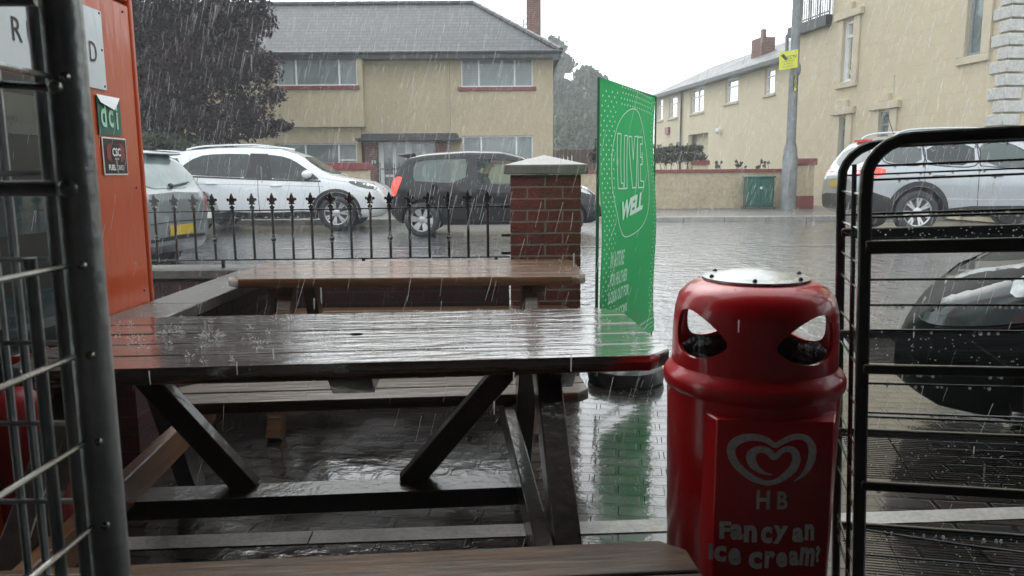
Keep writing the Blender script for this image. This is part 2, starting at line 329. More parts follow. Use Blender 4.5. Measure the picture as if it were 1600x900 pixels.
M['gas']=mat('red_gas_cylinder_paint',(.28,.012,.015),rough=.4,var=.15,coat=.3,stains=.4)
def rainmat(name,tr,c=.85):
    m=bpy.data.materials.new(name); m.use_nodes=True; t=m.node_tree; N=t.nodes; Lk=t.links.new
    N.remove(N['Principled BSDF'])
    tb=N.new('ShaderNodeBsdfTranslucent'); tb.inputs[0].default_value=(c,c,c,1); df=N.new('ShaderNodeBsdfDiffuse'); df.inputs[0].default_value=(c,c,c,1)
    a=N.new('ShaderNodeMixShader'); Lk(tb.outputs[0],a.inputs[1]); Lk(df.outputs[0],a.inputs[2])
    tp=N.new('ShaderNodeBsdfTransparent'); b=N.new('ShaderNodeMixShader'); b.inputs[0].default_value=tr
    Lk(a.outputs[0],b.inputs[1]); Lk(tp.outputs[0],b.inputs[2]); Lk(b.outputs[0],N['Material Output'].inputs[0]); return m
M['rain']=rainmat('rain_streak',.66)
M['spray']=rainmat('rain_splash',.35)
M['drop']=bpy.data.materials.new('water_drop'); M['drop'].use_nodes=True
_b=M['drop'].node_tree.nodes['Principled BSDF']; _b.inputs['Transmission Weight'].default_value=.55; _b.inputs['Base Color'].default_value=(.95,.97,.98,1); _b.inputs['IOR'].default_value=1.33; _b.inputs['Roughness'].default_value=.02  # whitish body paints bright highlights into the clear drops
def text_mesh(body,mp,w,h,m,name,parent,shear=0,bold=0,thick=.002,label=None):
    "lettering fitted into w x h, centred on 0,0, mapped by mp(a,b,t)"
    cu=bpy.data.curves.new('t','FONT'); cu.body=body; cu.shear=shear; cu.offset=bold; cu.resolution_u=3; cu.align_x='CENTER'
    o=bpy.data.objects.new('t',cu); COL.objects.link(o); dg=bpy.context.evaluated_depsgraph_get()
    me=bpy.data.meshes.new_from_object(o.evaluated_get(dg)); bpy.data.objects.remove(o)
    xs=[v.co.x for v in me.vertices]; ys=[v.co.y for v in me.vertices]
    x0,x1,y0,y1=min(xs),max(xs),min(ys),max(ys)
    V=[((v.co.x-x0)/(x1-x0)*w-w/2,(v.co.y-y0)/(y1-y0)*h-h/2) for v in me.vertices]
    mb=MB(); F=[list(p.vertices) for p in me.polygons]; n=len(V)
    mb.add([mp(a,b,thick) for a,b in V],F)
    bpy.data.meshes.remove(me)
    return mb.build(name,m,parent,smooth=0,fixn=False,label=label)
# ------------------------------------------------------------------ ground
def sheet(name,rows,m,x0=-60,x1=60,nx=24,kind='structure'):
    "rows: (y,z) profile lofted over x"
    mb=MB(); vs=[];fs=[]
    for y,z in rows:
        for i in range(nx+1): vs.append((x0+(x1-x0)*i/nx,y,z))
    for j in range(len(rows)-1):
        for i in range(nx):
            a=j*(nx+1)+i; fs.append((a,a+1,a+nx+2,a+nx+1))
    mb.add(vs,fs); return tag(mb.build(name,m,smooth=60,fixn=False),kind=kind)
sheet('ground',[(-300,-.06),(-40,-.06),(5,-.05),(9,.02),(17.6,.08),(23.4,.20),(24,.23),(60,.23),(900,.23)],M['grass'],-700,700,28)
sheet('forecourt_paving',[(-7,0),(5.04,0)],M['paver'],-9,9,8)
sheet('road',[(5.04,.0),(6.2,.035),(8,.13),(9.5,.165),(12,.18),(17.2,.165)],M['asphalt'])
def kerb(name,y0,y1,z,m,x0=-60,x1=60):
    mb=MB(); x=x0
    while x<x1: mb.box((x,y0,z-.2),(x+.905,y1,z)); x+=.915
    return tag(mb.build(name,m,bevel=.008),kind='structure')
kerb('far_kerb',17.2,17.34,.275,M['kerb'],-30,30)
sheet('far_pavement',[(17.34,.27),(23.5,.285)],M['pavement'])
sheet('rear_ground',[(23.5,.283),(60,.283)],M['pavement'],-40,40)
def flat(name,poly,z,m,kind='structure'):
    mb=MB(); mb.add([(x,y,z) for x,y in poly],[tuple(range(len(poly)))]); return tag(mb.build(name,m,smooth=0),kind=kind)
# pale edging strip set in the paving
def strip(name,a,b,w,z,m):
    a=Vector(a);b=Vector(b);d=(b-a).normalized();n=Vector((-d.y,d.x)); mb=MB(); L=(b-a).length; s=0
    while s<L:
        e=min(s+.9,L); p=a+d*s;q=a+d*(e-.006)
        mb.add([(*(p-n*w/2),z),(*(q-n*w/2),z),(*(q+n*w/2),z),(*(p+n*w/2),z)],[(0,1,2,3)]); s+=.9
    return tag(mb.build(name,m,smooth=0),kind='structure')
strip('edging_strip',(-3.4,2.36),(5,2.86),.095,.004,M['kerb'])
mb=MB()
for x in range(-9,10):
    s=x*3.6+.2
    mb.add([(s,11.25,.182),(s+2.2,11.25,.182),(s+2.2,11.37,.182),(s,11.37,.182)],[(0,1,2,3)])
tag(mb.build('road_markings',M['linepaint'],smooth=0),kind='structure')
# ------------------------------------------------------------------ shop and canopy behind the viewer (they shade the foreground)
t=thing('shop_front','shop front and canopy sheltering the bin, bench and rack','shop',(0,-1.6,0))
MB().box((-3.6,-1.8,0),(3.8,-1.6,2.6)).build('wall',M['shopdark'],t)
MB().box((-3.6,-1.59,0),(-3.4,1.3,2.4)).build('shade_wall',M['shopdark'],t)  # unseen side walls, added to keep light off the foreground
MB().box((3.6,-1.59,0),(3.8,1.5,2.4)).build('shade_wall',M['shopdark'],t)
MB().box((-3.9,-1.8,2.401),(4.1,1.85,2.55)).build('canopy',M['fascia'],t)
# ------------------------------------------------------------------ walls with openings
class Pl:
    def __init__(s,p0,u,n):
        s.p=Vector((*p0,0)); s.u=Vector((*u,0)).normalized(); s.n=Vector((*n,0)).normalized()
    def W(s,u,z,d=0): return s.p+s.u*u+s.n*d+Vector((0,0,z))
    def hit(s,px,py,d=0):
        v=ray(px,py); q=s.p+s.n*d; t=(q-EYE).dot(s.n)/v.dot(s.n); h=EYE+v*t; return ((h-s.p).dot(s.u),h.z)
    def rect(s,x0,y0,x1,y1,d=0):
        "pixel rectangle as (u0,u1,z0,z1) on the plane"
        xm=(x0+x1)/2; ym=(y0+y1)/2
        a=s.hit(x0,ym,d)[0]; b=s.hit(x1,ym,d)[0]; zt=s.hit(xm,y0,d)[1]; zb=s.hit(xm,y1,d)[1]
        return (min(a,b),max(a,b),zb,zt)
    def box(s,mb,u0,u1,z0,z1,d0,d1):
        vs=[s.W(u,z,d) for d in(d0,d1) for u,z in((u0,z0),(u1,z0),(u1,z1),(u0,z1))]
        return mb.add(vs,[(3,2,1,0),(4,5,6,7),(0,1,5,4),(1,2,6,5),(2,3,7,6),(3,0,4,7)])
    def wall(s,mb,u0,u1,z0,z1,holes,th=.3,rev=.14):
        us=sorted({u0,u1,*[h[0] for h in holes],*[h[1] for h in holes]}); zs=sorted({z0,z1,*[h[2] for h in holes],*[h[3] for h in holes]})
        us=[u for u in us if u0<=u<=u1]; zs=[z for z in zs if z0<=z<=z1]
        for a,b in zip(us,us[1:]):
            for c,d in zip(zs,zs[1:]):
                m=((a+b)/2,(c+d)/2)
                if any(h[0]<m[0]<h[1] and h[2]<m[1]<h[3] for h in holes): continue
                mb.add([s.W(a,c),s.W(b,c),s.W(b,d),s.W(a,d)],[(0,1,2,3)])
        for h in holes:
            a,b,c,d=h
            for p,q in(((a,c),(b,c)),((b,c),(b,d)),((b,d),(a,d)),((a,d),(a,c))):
                mb.add([s.W(*p),s.W(*q),s.W(*q,-rev),s.W(*p,-rev)],[(0,1,2,3)])
        # sides, top and back
        for p,q in(((u0,z0),(u0,z1)),((u0,z1),(u1,z1)),((u1,z1),(u1,z0))):
            mb.add([s.W(*p),s.W(*q),s.W(*q,-th),s.W(*p,-th)],[(0,1,2,3)])
        mb.add([s.W(u0,z0,-th),s.W(u1,z0,-th),s.W(u1,z1,-th),s.W(u0,z1,-th)],[(0,1,2,3)])
    def window(s,parent,r,mull=(),trans=(),fw=.05,rev=.09,frame='upvc',pane='pane',sill=None,sillm='redpaint',blind=False,sw=.1):
        a,b,c,d=r; f=MB()
        for bx in((a,b,c,c+fw),(a,b,d-fw,d),(a,a+fw,c+fw,d-fw),(b-fw,b,c+fw,d-fw)): s.box(f,*bx,-rev-.05,-rev+.02)
        for m in mull: s.box(f,m-fw*.55,m+fw*.55,c+fw,d-fw,-rev-.048,-rev+.018)
        for (m0,m1,z) in trans: s.box(f,m0,m1,z-fw*.45,z+fw*.45,-rev-.046,-rev+.016)
        w=f.build('window',M[frame],parent,smooth=0)
        p=MB(); s.box(p,a+fw*.6,b-fw*.6,c+fw*.6,d-fw*.6,-rev-.04,-rev-.02); p.build('pane',M[pane],w,smooth=0)
        if pane=='pane' and not blind and b-a>1.2:
            n_=10
            for (c0_,c1_) in ((a+.06,a+(b-a)*.2),(b-(b-a)*.2,b-.06)):
                cu_b=MB()
                for i_ in range(n_):
                    x0_=c0_+(c1_-c0_)*i_/n_; x1_=c0_+(c1_-c0_)*(i_+1)/n_; s.box(cu_b,x0_,x1_,c+.06,d-.06,-rev-.02,-rev-.012-.003*(i_%2))
                cu_b.build('curtain',M['blind'],w,smooth=0)
        if blind:
            bl=MB(); z=c+fw
            while z<d-fw: s.box(bl,a+fw,b-fw,z,z+.022,-rev-.02,-rev-.012); z+=.05
            bl.build('blind',M['blind'],w,smooth=0)
        if sill: 
            q=MB(); s.box(q,a-sw,b+sw,c-sill,c-.002,-.05,.07); q.build('sill',M[sillm],w,bevel=.01)
        return w
# ------------------------------------------------------------------ house number 39
H=Pl((0,26),(1,0),(0,-1)); BD=.45
house=thing('semi_detached_house','cream rendered two storey house with grey slate hipped roof and dark porch','house',(-6,26,.28))
zE=H.hit(640,86)[1]
xR=H.hit(864,160)[0]; xL=-16.
wUR=H.rect(720,91,833,136); wLR=H.rect(723,212,833,250)
# porch opening
pr=H.rect(566,217,703,300); pr=(pr[0],pr[1],.28,pr[3])
lb0,lb1=H.hit(428,240)[0],H.hit(560,240)[0]
wb=MB(); H.wall(wb,xL,xR,.2,zE,[wUR,wLR,pr],th=.3,rev=.12)
# right flank and rear
wb.add([(xR,26.02,.2),(xR,33,.2),(xR,33,zE),(xR,26.02,zE)],[(0,1,2,3)]); wb.add([(xR,33,.2),(xL,33,.2),(xL,33,zE),(xR,33,zE)],[(0,1,2,3)])
wb.build('wall',M['render_wall'],house,smooth=0)
H.window(house,wUR,mull=(H.hit(748,110)[0],H.hit(804,110)[0]),sill=.12,blind=True)
H.window(house,wLR,mull=(H.hit(752,230)[0],H.hit(807,230)[0]),sill=.12)
# projecting bay
HB=Pl((0,26-BD),(1,0),(0,-1))
bx0,bx1=HB.hit(428,150)[0],HB.hit(567,150)[0]
zl=HB.hit(500,196)[1]
wUL=HB.rect(431,89,558,134)
bb=MB(); HB.wall(bb,bx0-.02,bx1,zl,zE-.02,[wUL],th=BD-.01,rev=.1)
HB.box(bb,bx0-.02,bx1,zl-.05,zl-.002,-BD+.01,.02)
bb.build('upper_bay',M['render_wall'],house,smooth=0)
HB.window(house,wUL,mull=(HB.hit(461.5,110)[0],HB.hit(529,110)[0]),sill=.12,sw=.06)
HL=Pl((0,26-.22),(1,0),(0,-1)); wLL=HL.rect(431,224,558,262); 
bb=MB(); HL.wall(bb,bx0,bx1-.15,.25,zl-.06,[wLL],th=.21,rev=.1); bb.build('lower_bay',M['render_wall'],house,smooth=0)
HL.window(house,wLL,mull=(HL.hit(477,240)[0],HL.hit(529,240)[0]),trans=((HL.hit(531,240)[0],wLL[1]-.05,HL.hit(545,250)[1]),))
# roof
rz_,ry=7.45,29.4; rxr=H.hit(740,4,-3.4)[0]; ez=zE+.02; ey=25.62-.1; exr=xR+.22
def slab(name,pts,m,par,th=.06):
    p=[Vector(q) for q in pts]; n=(p[1]-p[0]).cross(p[2]-p[0]).normalized()
    if n.z<0: n=-n
    mb=MB(); k=len(p); mb.add([*p,*[q-n*th for q in p]],[tuple(range(k)),tuple(reversed(range(k,2*k)))]+[(i,(i+1)%k,(i+1)%k+k,i+k) for i in range(k)])
    return mb.build(name,m,par,smooth=0)
ro=slab('roof',[(xL,ey,ez),(exr,ey,ez),(rxr,ry,rz_),(xL,ry,rz_)],M['slate'],house)
slab('roof',[(exr,33.3,ez),(exr,ey,ez),(rxr,ry,rz_)],M['slate_wet'],house)
slab('roof',[(xL,33.3,ez),(exr,33.3,ez),(rxr,ry,rz_),(xL,ry,rz_)],M['slate'],house)
rt=MB(); 
def tiles(mb,a,b,r=.11,n=.45):
    a=Vector(a);b=Vector(b);L=(b-a).length;k=int(L/n)
    for i in range(k): mb.tube([a.lerp(b,i/k),a.lerp(b,(i+.97)/k)],[r,r*1.08],8)
tiles(rt,(xL,ry,rz_),(rxr,ry,rz_)); tiles(rt,(rxr,ry,rz_),(exr,ey,ez+.02),.1); rt.build('ridge_tiles',M['fascia'],house)
g=MB(); g.box((xL,ey-.02,ez-.2),(exr,ey+.02,ez+.01)); g.box((xL,ey,ez-.2),(exr,26,ez-.17)); g.tube([(xL,ey-.07,ez-.02),(exr+.04,ey-.07,ez-.02)],.06,8); g.box((exr-.03,ey+.03,ez-.2),(exr+.01,33,ez+.01))
g.build('gutter',M['fascia'],house)
dp=H.hit(702,150)[0]; g=MB(); g.tube([(dp,25.95,ez-.1),(dp,25.95,2.6)],.022,6); g.build('downpipe',M['trim'],house)
# porch
pc=H.rect(565,208,709,218,.9); q=MB(); H.box(q,pc[0]-.05,pc[1]+.1,pc[2],pc[3],0,.75); H.box(q,pc[0]-.22,pc[1]+.22,pc[2]-.04,pc[2]+.06,0,.85)
q.build('porch_roof',M['fascia'],house,bevel=.02)
for a,b in((573,591),(682,703)):
    r=H.rect(a,217,b,290,.05); q=MB(); H.box(q,r[0],r[1],.28,pr[3],-.1,.35); q.build('porch_pier',M['brickfar'],house,smooth=0)
def uu(x): return H.hit(x,250)[0]
q=MB(); z0=.3; z1=pr[3]-.02
for a,b in((592,600),(614,619),(633.5,645),(660,665),(679.5,682)): H.box(q,uu(a),uu(b),z0,z1,-.06,.04)
H.box(q,uu(592),uu(682),z1-.14,z1-.001,-.07,.03); H.box(q,uu(592),uu(682),z0,z0+.2,-.07,.03); H.box(q,uu(592),uu(645),1.18,1.26,-.068,.028)
d=q.build('front_door',M['upvc'],house,smooth=0)
q=MB(); H.box(q,uu(593),uu(681),z0+.1,z1-.05,-.05,-.03); q.build('pane',M['pane'],d,smooth=0)
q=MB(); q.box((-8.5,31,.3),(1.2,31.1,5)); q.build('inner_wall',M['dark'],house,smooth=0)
r=H.rect(579.5,250,588,257,.36); c=((r[0]+r[1])/2,(r[2]+r[3])/2)
q=MB(); H.box(q,r[0]-.03,r[1]+.03,r[2]-.03,r[3]+.03,.352,.362); pl=q.build('number_plate',M['black'],house,smooth=0)
text_mesh('39',lambda a,b,t:H.W(c[0]+a,c[1]+b,.362+t),.17,.13,M['upvc'],'house_number',pl)
# chimney of the neighbour behind
ch=thing('brick_chimney','tall red brick chimney stack rising behind the cream house roof','chimney',(.85,30.5,5.5))
x0,x1=aty(823,30,30.5).x,aty(845,30,30.5).x
MB().box((x0,30.5,4.5),(x1,31.1,9.6)).build('stack',M['brickfar'],ch,smooth=0)
q=MB(); q.box((x0-.06,30.44,9.6),(x1+.06,31.16,9.75)); q.build('crown',M['coping'],ch)
MB().tube([(x0-.12,30.7,6.95),(x0,30.7,6.95)],.02,6).tube([(x0-.12,30.7,6.85),(x0-.12,30.7,7.15)],.02,6).build('bracket',M['iron'],ch)
# garden wall and gate
gw=thing('garden_wall','low cream garden wall with dark red coping in front of the house','wall',(-7,19.6,.27))
a=aty(440,260,19.6); b_=aty(576,260,19.6); zt=aty(560,266,19.6).z
MB().box((-14,19.6,.25),(b_.x,19.8,zt)).build('wall_body',M['pebble'],gw,smooth=0)
MB().box((-14,19.54,zt+.002),(b_.x+.04,19.86,aty(560,254,19.6).z)).build('coping',M['redpaint'],gw,bevel=.01)
gt=thing('garden_gate','thin black iron garden gate in front of the white porch door','gate',(-3.1,19.65,.27))
q=MB(); xs=[aty(594+i*7.5,270,19.65).x for i in range(5)]; zt=aty(600,264,19.65).z
for i,x in enumerate(xs): q.tube([(x,19.65,.3),(x,19.65,zt+.05+.12*math.sin(i/4*math.pi)+ (.1 if i%2==0 else 0))],.012,5)
q.build('bars',M['iron'],gt); q=MB(); 
for z in(.42,zt): q.tube([(xs[0],19.65,z),(xs[-1],19.65,z)],.014,5)
q.build('rails',M['iron'],gt)
# ------------------------------------------------------------------ terrace on the right (far cream building)
P1=Pl((14.5,0),(-.15,1),(-1,-.15)) 
def rel(P,px,py): return P.hit(px,py)
ter=thing('terraced_house','long two storey cream building with wet slate roof receding behind the hedge','house',(9.5,32,.28))
uN=P1.hit(1258,150)[0]; uF=P1.hit(1024,170)[0]; eN=P1.hit(1233,93)[1]; 
zEv=(P1.hit(1233,91)[1]+P1.hit(1040,146)[1])/2
wins=[P1.rect(*r) for r in((1026.5,155,1035.6,188),(1045,151,1058,184),(1079,138,1099.5,176),(1133.7,122.5,1153,160),(1194.7,105,1210.7,147))]
arch=P1.rect(1075,209,1106,250); arch=(arch[0],arch[1],.28,arch[3])
low=[P1.rect(*r) for r in((1026,226,1034,240),(1045,224,1051,240),(1056.5,222,1062,240))]
q=MB(); P1.wall(q,min(uN,uF),max(uN,uF),.2,zEv,wins+low+[arch],th=.4,rev=.22); q.build('wall',M['render_far'],ter,smooth=0)
for i,w in enumerate(wins):
    fw=.06; zm=w[2]+(w[3]-w[2])*.66
    P1.window(ter,w,trans=((w[0],w[1],zm),),mull=((w[0]+w[1])/2,) if i==2 else (),fw=fw,rev=.1,pane='pane_sky',sill=.1,sillm='trim')
for w in low: P1.window(ter,w,rev=.2,fw=.05,pane='pane')
q=MB(); P1.box(q,arch[0]-.1,arch[1]+.1,.2,arch[3]+.1,-2.4,-2.3); P1.box(q,arch[0]-.02,arch[0]-.01,.28,arch[3],-2.3,-.4); P1.box(q,arch[0],arch[1],arch[3]+.01,arch[3]+.05,-2.3,-.4); q.build('passage',M['brownfence'],ter,smooth=0)
# roof of the terrace
def pw(P,u,z,d): return P.W(u,z,d)
a=P1.hit(1233,91)[0]
slab('roof',[P1.W(uN,zEv+.02,.35),P1.W(uF+.4,zEv+.02,.35),P1.W(uF+.4,zEv+1.75,-3.5),P1.W(uN,zEv+1.75,-3.5)],M['slate_wet'],ter,.08)
slab('roof',[P1.W(uN,zEv+.02,-7.4),P1.W(uF+.4,zEv+.02,-7.4),P1.W(uF+.4,zEv+1.75,-3.5),P1.W(uN,zEv+1.75,-3.5)],M['slate_wet'],ter,.08)
q=MB(); P1.box(q,uN,uF,zEv-.16,zEv,.28,.42); P1.box(q,uN,uF,zEv-.16,zEv-.12,0,.28); q.build('gutter',M['fascia'],ter,smooth=0)
q=MB(); q.tube([P1.W(P1.hit(1066,200)[0],zEv-.1,.08),P1.W(P1.hit(1066,200)[0],.3,.08)],.05,6); q.build('downpipe',M['fascia'],ter)
q=MB(); uf=max(uF,uN); q.add([P1.W(uf,.2,-.39),P1.W(uf,.2,-7.4),P1.W(uf,zEv,-7.4),P1.W(uf,zEv+1.7,-3.5),P1.W(uf,zEv,-.39)],[(0,1,2,3,4)]); q.build('gable',M['render_far'],ter,smooth=0)
CP=Pl((14.5,0),(-.15,1),(-1,-.15)); cu_=P1.hit(1185,80,-1.6)
c0=P1.hit(1176,80,-1.6)[0]; c1=P1.hit(1195,80,-1.6)[0]; ztop=P1.hit(1185,61,-1.6)[1]
q=MB(); u0,u1=sorted((c0,c1)); um=(u0+u1)/2
P1.box(q,um-.5,um+.5,zEv+.5,ztop,-2.1,-1.5); q2=q.build('chimney',M['brickfar'],ter,smooth=0)
q=MB(); o=P1.W(um,ztop,-1.8); q.lathe([(.14,0),(.11,.3),(.13,.36),(.09,.4)],10,o); q.build('chimney_pot',M['brickfar'],q2)
q=MB(); r=P1.rect(1042,199,1047,210); P1.box(q,*r,.0,.12); q.build('alarm_box',M['redpaint'],ter)
o=P1.hit(1126.5,205); q=MB(); q.ball(P1.W(o[0],o[1],.15),.13,8,6); q.build('wall_lamp',M['upvc'],ter)
# ------------------------------------------------------------------ large building on the right
P2=Pl((12.3,0),(-.15,1),(-1,-.15))
big=thing('corner_building','tall cream building with grey vermiculated quoins and narrow windows','building',(10.3,18,.28))
uc=P2.hit(1566,200)[0]; ue=P2.hit(1237,200)[0]; us_=P2.hit(1302,10)[0]
zl2=(P2.hit(1302,19)[1]+P2.hit(1245,46)[1])/2
W1=P2.rect(1318,33,1334,127); W2=P2.rect(1513,0,1537.5,86); W2=(W2[0],W2[1],W2[2],P2.hit(1525,-160)[1]); W3=P2.rect(1312.7,183,1322.5,237); W4=P2.rect(1375,175,1391.6,205)
W3=(W3[0],W3[1],1.5,W3[3]); W4=(W4[0],W4[1],1.5,W4[3])
q=MB(); P2.wall(q,uc,us_,.2,14,[W1,W2,W3,W4],th=.4,rev=.2); P2.wall(q,us_+.002,ue,.2,zl2,[],th=8)
cpt=P2.W(uc,0); q.add([(cpt.x,cpt.y,.2),(cpt.x+12,cpt.y+1.8,.2),(cpt.x+12,cpt.y+1.8,14),(cpt.x,cpt.y,14)],[(0,1,2,3)])
a=P2.W(us_,0,-.4); q.add([(a.x,a.y,zl2-.2),(a.x+12,a.y+1.8,zl2-.2),(a.x+12,a.y+1.8,14),(a.x,a.y,14)],[(0,1,2,3)])
q.build('wall',M['ashlar'],big,smooth=0)
for w in(W1,W2,W3,W4):
    zm=(w[2]+w[3])/2+.25*(w[3]-w[2])*(1 if w is not W2 else -.3)
    wn=P2.window(big,w,trans=((w[0]+.03,w[1]-.03,zm),),fw=.07,rev=.06,frame='upvc' if w is W1 else 'blind',pane='pane_sky' if w is W1 else 'pane',sill=.16,sillm='trim',sw=.25)
    q=MB(); e=.26
    P2.box(q,w[0]-e,w[0]-.003,w[2],w[3]+.06,0,.06); P2.box(q,w[1]+.003,w[1]+e,w[2],w[3]+.06,0,.06); P2.box(q,w[0]-e-.12,w[1]+e+.12,w[3]+.065,w[3]+.25,0,.12)
    P2.box(q,(w[0]+w[1])/2-.2,(w[0]+w[1])/2+.2,w[3]+.255,w[3]+.45,0,.1); q.build('surround',M['trim'],wn,bevel=.01)
# ledge and terrace railing
q=MB(); P2.box(q,us_+.01,ue+.15,zl2-.28,zl2+.003,-.1,.2); q.build('ledge',M['fascia'],big,smooth=0)
q=MB(); n=16
for i in range(n+1):
    u=us_+(ue-us_)*i/n; q.tube([P2.W(u,zl2,.1),P2.W(u,zl2+1.1,.1)],.014 if i%4 else .03,5)
for z in(.1,1.1): q.tube([P2.W(us_,zl2+z,.1),P2.W(ue,zl2+z,.1)],.022,5)
for i in range(13):
    q.tube([P2.W(ue,zl2,.1-i*.25),P2.W(ue,zl2+1.1,.1-i*.25)],.014,5)
q.build('terrace_railing',M['galv'],big)
q=MB(); q.tube([P2.W(ue+.05,zl2-.1,.1),P2.W(ue+.28,zl2-.2,.14),P2.W(ue+.25,zl2-.7,.14)],.06,6); q.build('rainwater_spout',M['galv'],big)
# quoins both sides of the corner
q=MB(); z=.3; k=0; hq=.262; QL=P2.hit(1545,150)[0]-uc; QS=P2.hit(1555,150)[0]-uc
while z<13.8:
    wa,wb_=(QL,.30) if k%2 else (QS,.55)
    P2.box(q,uc-.03,uc+wa,z+.02,z+hq-.02,0,.055)
    c=Vector((cpt.x,cpt.y,0)); dx=Vector((1,.15,0)).normalized(); ny=Vector((.15,-1,0)).normalized()
    vs=[]
    for dd in(0,.055):
        for s_,zz in((-.05,z+.02),(wb_*1.1,z+.02),(wb_*1.1,z+hq-.02),(-.05,z+hq-.02)): vs.append(c+dx*s_+ny*dd+Vector((0,0,zz)))
    q.add(vs,[(3,2,1,0),(4,5,6,7),(0,1,5,4),(1,2,6,5),(2,3,7,6),(3,0,4,7)])
    z+=hq; k+=1
q.build('quoins',M['stone'],big,bevel=.012)
q=MB(); P2.box(q,uc+.9,ue,.2,.85,0,.05); q.build('plinth',M['trim'],big,smooth=0)
# front face windows (dark opening at the far right)
# ------------------------------------------------------------------ boundary wall, pier, cabinet, lamp post, hedge
bw=thing('boundary_wall','long pebbledashed boundary wall with dark red coping behind the road','wall',(4,21.2,.28))
xa=aty(868,266,21.2).x; xb=aty(1240,266,21.2).x; zt=aty(1100,270,21.2).z; zc=aty(1100,264.5,21.2).z
MB().box((xa,21.2,.2),(xb,21.42,zt)).build('wall_body',M['pebble'],bw,smooth=0)
MB().box((xa,21.15,zt+.002),(xb,21.47,zc)).build('coping',M['redpaint'],bw,bevel=.01)
pi=thing('gate_pier','pebbledashed gate pier with dark red cap and red painted base','pier',(7.8,20.7,.28))
x0,x1=aty(1241,300,20.7).x,aty(1271,300,20.7).x; z1=aty(1256,258,20.7).z; z2=aty(1256,247.5,20.7).z; zr=aty(1256,306,20.7).z
MB().box((x0,20.7,zr),(x1,21.2,z1)).build('shaft',M['pebble'],pi,smooth=0)
MB().box((x0-.02,20.68,.2),(x1+.01,21.22,zr-.003)).build('base',M['redpaint'],pi,smooth=0)
MB().box((x0-.06,20.64,z1+.003),(x1+.05,21.26,z2)).build('cap',M['redpaint'],pi,bevel=.015)
cb=thing('utility_cabinet','dark green metal utility cabinet standing against the boundary wall','cabinet',(aty(1188,326,20.6).x,20.7,.28))
x0,x1=aty(1168,300,20.6).x,aty(1209.5,300,20.6).x; z0,z1=.28,aty(1188,277.5,20.6).z
MB().box((x0,20.6,z0+.06),(x1,20.98,z1)).build('body',M['cabinet'],cb,bevel=.012)
q=MB(); xm=(x0+x1)/2; q.box((x0+.03,20.585,z0+.1),(xm-.006,20.6,z1-.04)); q.box((xm+.006,20.585,z0+.1),(x1-.03,20.6,z1-.04)); dr=q.build('doors',M['cabinet'],cb,bevel=.004)
MB().box((x0-.03,20.55,z1),(x1+.03,21.02,z1+.04)).build('lid',M['cabinet'],cb,bevel=.01)
MB().box((xm-.03,20.57,z1-.3),(xm+.03,20.584,z1-.24)).build('badge',M['upvc'],dr)
MB().box((x0-.04,20.56,z0-.03),(x1+.04,21,z0+.06)).build('base',M['coping'],cb)
lp=thing('lamp_post','tall grey steel lamp post carrying a yellow camera warning sign','lamp post',(aty(1231,326,20.2).x,20.2,.28))
b0=aty(1231,326,20.2); bx=b0.x; 
MB().lathe([(.20,-.02),(.195,0),(.19,1.35),(.17,1.42),(.165,1.55),(.12,1.75),(.115,3.5),(.10,9),(.001,9.02)],16,(bx,20.2,.28)).build('column',M['galv'],lp)
MB().box((bx-.07,20.2-.205,.6),(bx+.07,20.2-.18,1.3)).build('access_door',M['galv'],lp,bevel=.005)
# numbers down the column
for i,chh in enumerate('2031'):
    p=aty(1238.5,121+i*6.2,20.07); q=MB(); q.box((bx-.05,20.065,p.z-.052),(bx+.05,20.085,p.z+.052)); nb=q.build('number_tile',M['black'],lp,smooth=0)
    text_mesh(chh,lambda a,b,t,p=p:Vector((bx+a,20.065-t,p.z+b)),.055,.085,M['yellow'],'digit',nb)
sg=thing('warning_sign','small yellow sign with camera symbol strapped to the lamp post','sign',aty(1231,93,19.95))
p0=aty(1219,107,19.98); 
def SG(a,b,t):   # a right, b up, turned a little
    c=aty(1232,93.5,19.96); return c+Vector((a*.97,-.2*a,0)) - Vector((.2,.97,0))*t*1.0 + Vector((0,0,b+a*.14))
q=MB(); q.prism([(-.225,-.22),(.225,-.22),(.225,.22),(-.225,.22)],SG,0,.008); q.build('plate',M['yellow'],sg,smooth=0)
text_mesh('CCTV',lambda a,b,t:SG(a+.085,b+.055,t+.008),.22,.085,M['black'],'lettering',sg,bold=.01)
for i,(tx,w_) in enumerate((('24 HOUR SURVEILLANCE',.3),('IN OPERATION',.22),('FOR YOUR SAFETY',.26))): text_mesh(tx,lambda a,b,t,i=i:SG(a,b-.03-.065*i,t+.008),w_,.028,M['black'],'lettering',sg)
q=MB(); q.prism([(-.19,.13),(-.13,.17),(-.03,.05),(-.03,.0),(-.08,.0)],SG,.008,.011); q.build('camera_symbol',M['black'],sg,smooth=0)
q=MB(); q.tube([SG(-.0,.05,-.12),SG(-.0,.05,0)],.02,6); q.build('strap',M['galv'],sg)
q=MB(); p=aty(1247,108,20.15); q.ball(p,.1,8,6,(.8,.8,1.7)); q.tube([p,(bx,20.2,p.z)],.03,6); q.build('junction_box',M['galv'],lp)
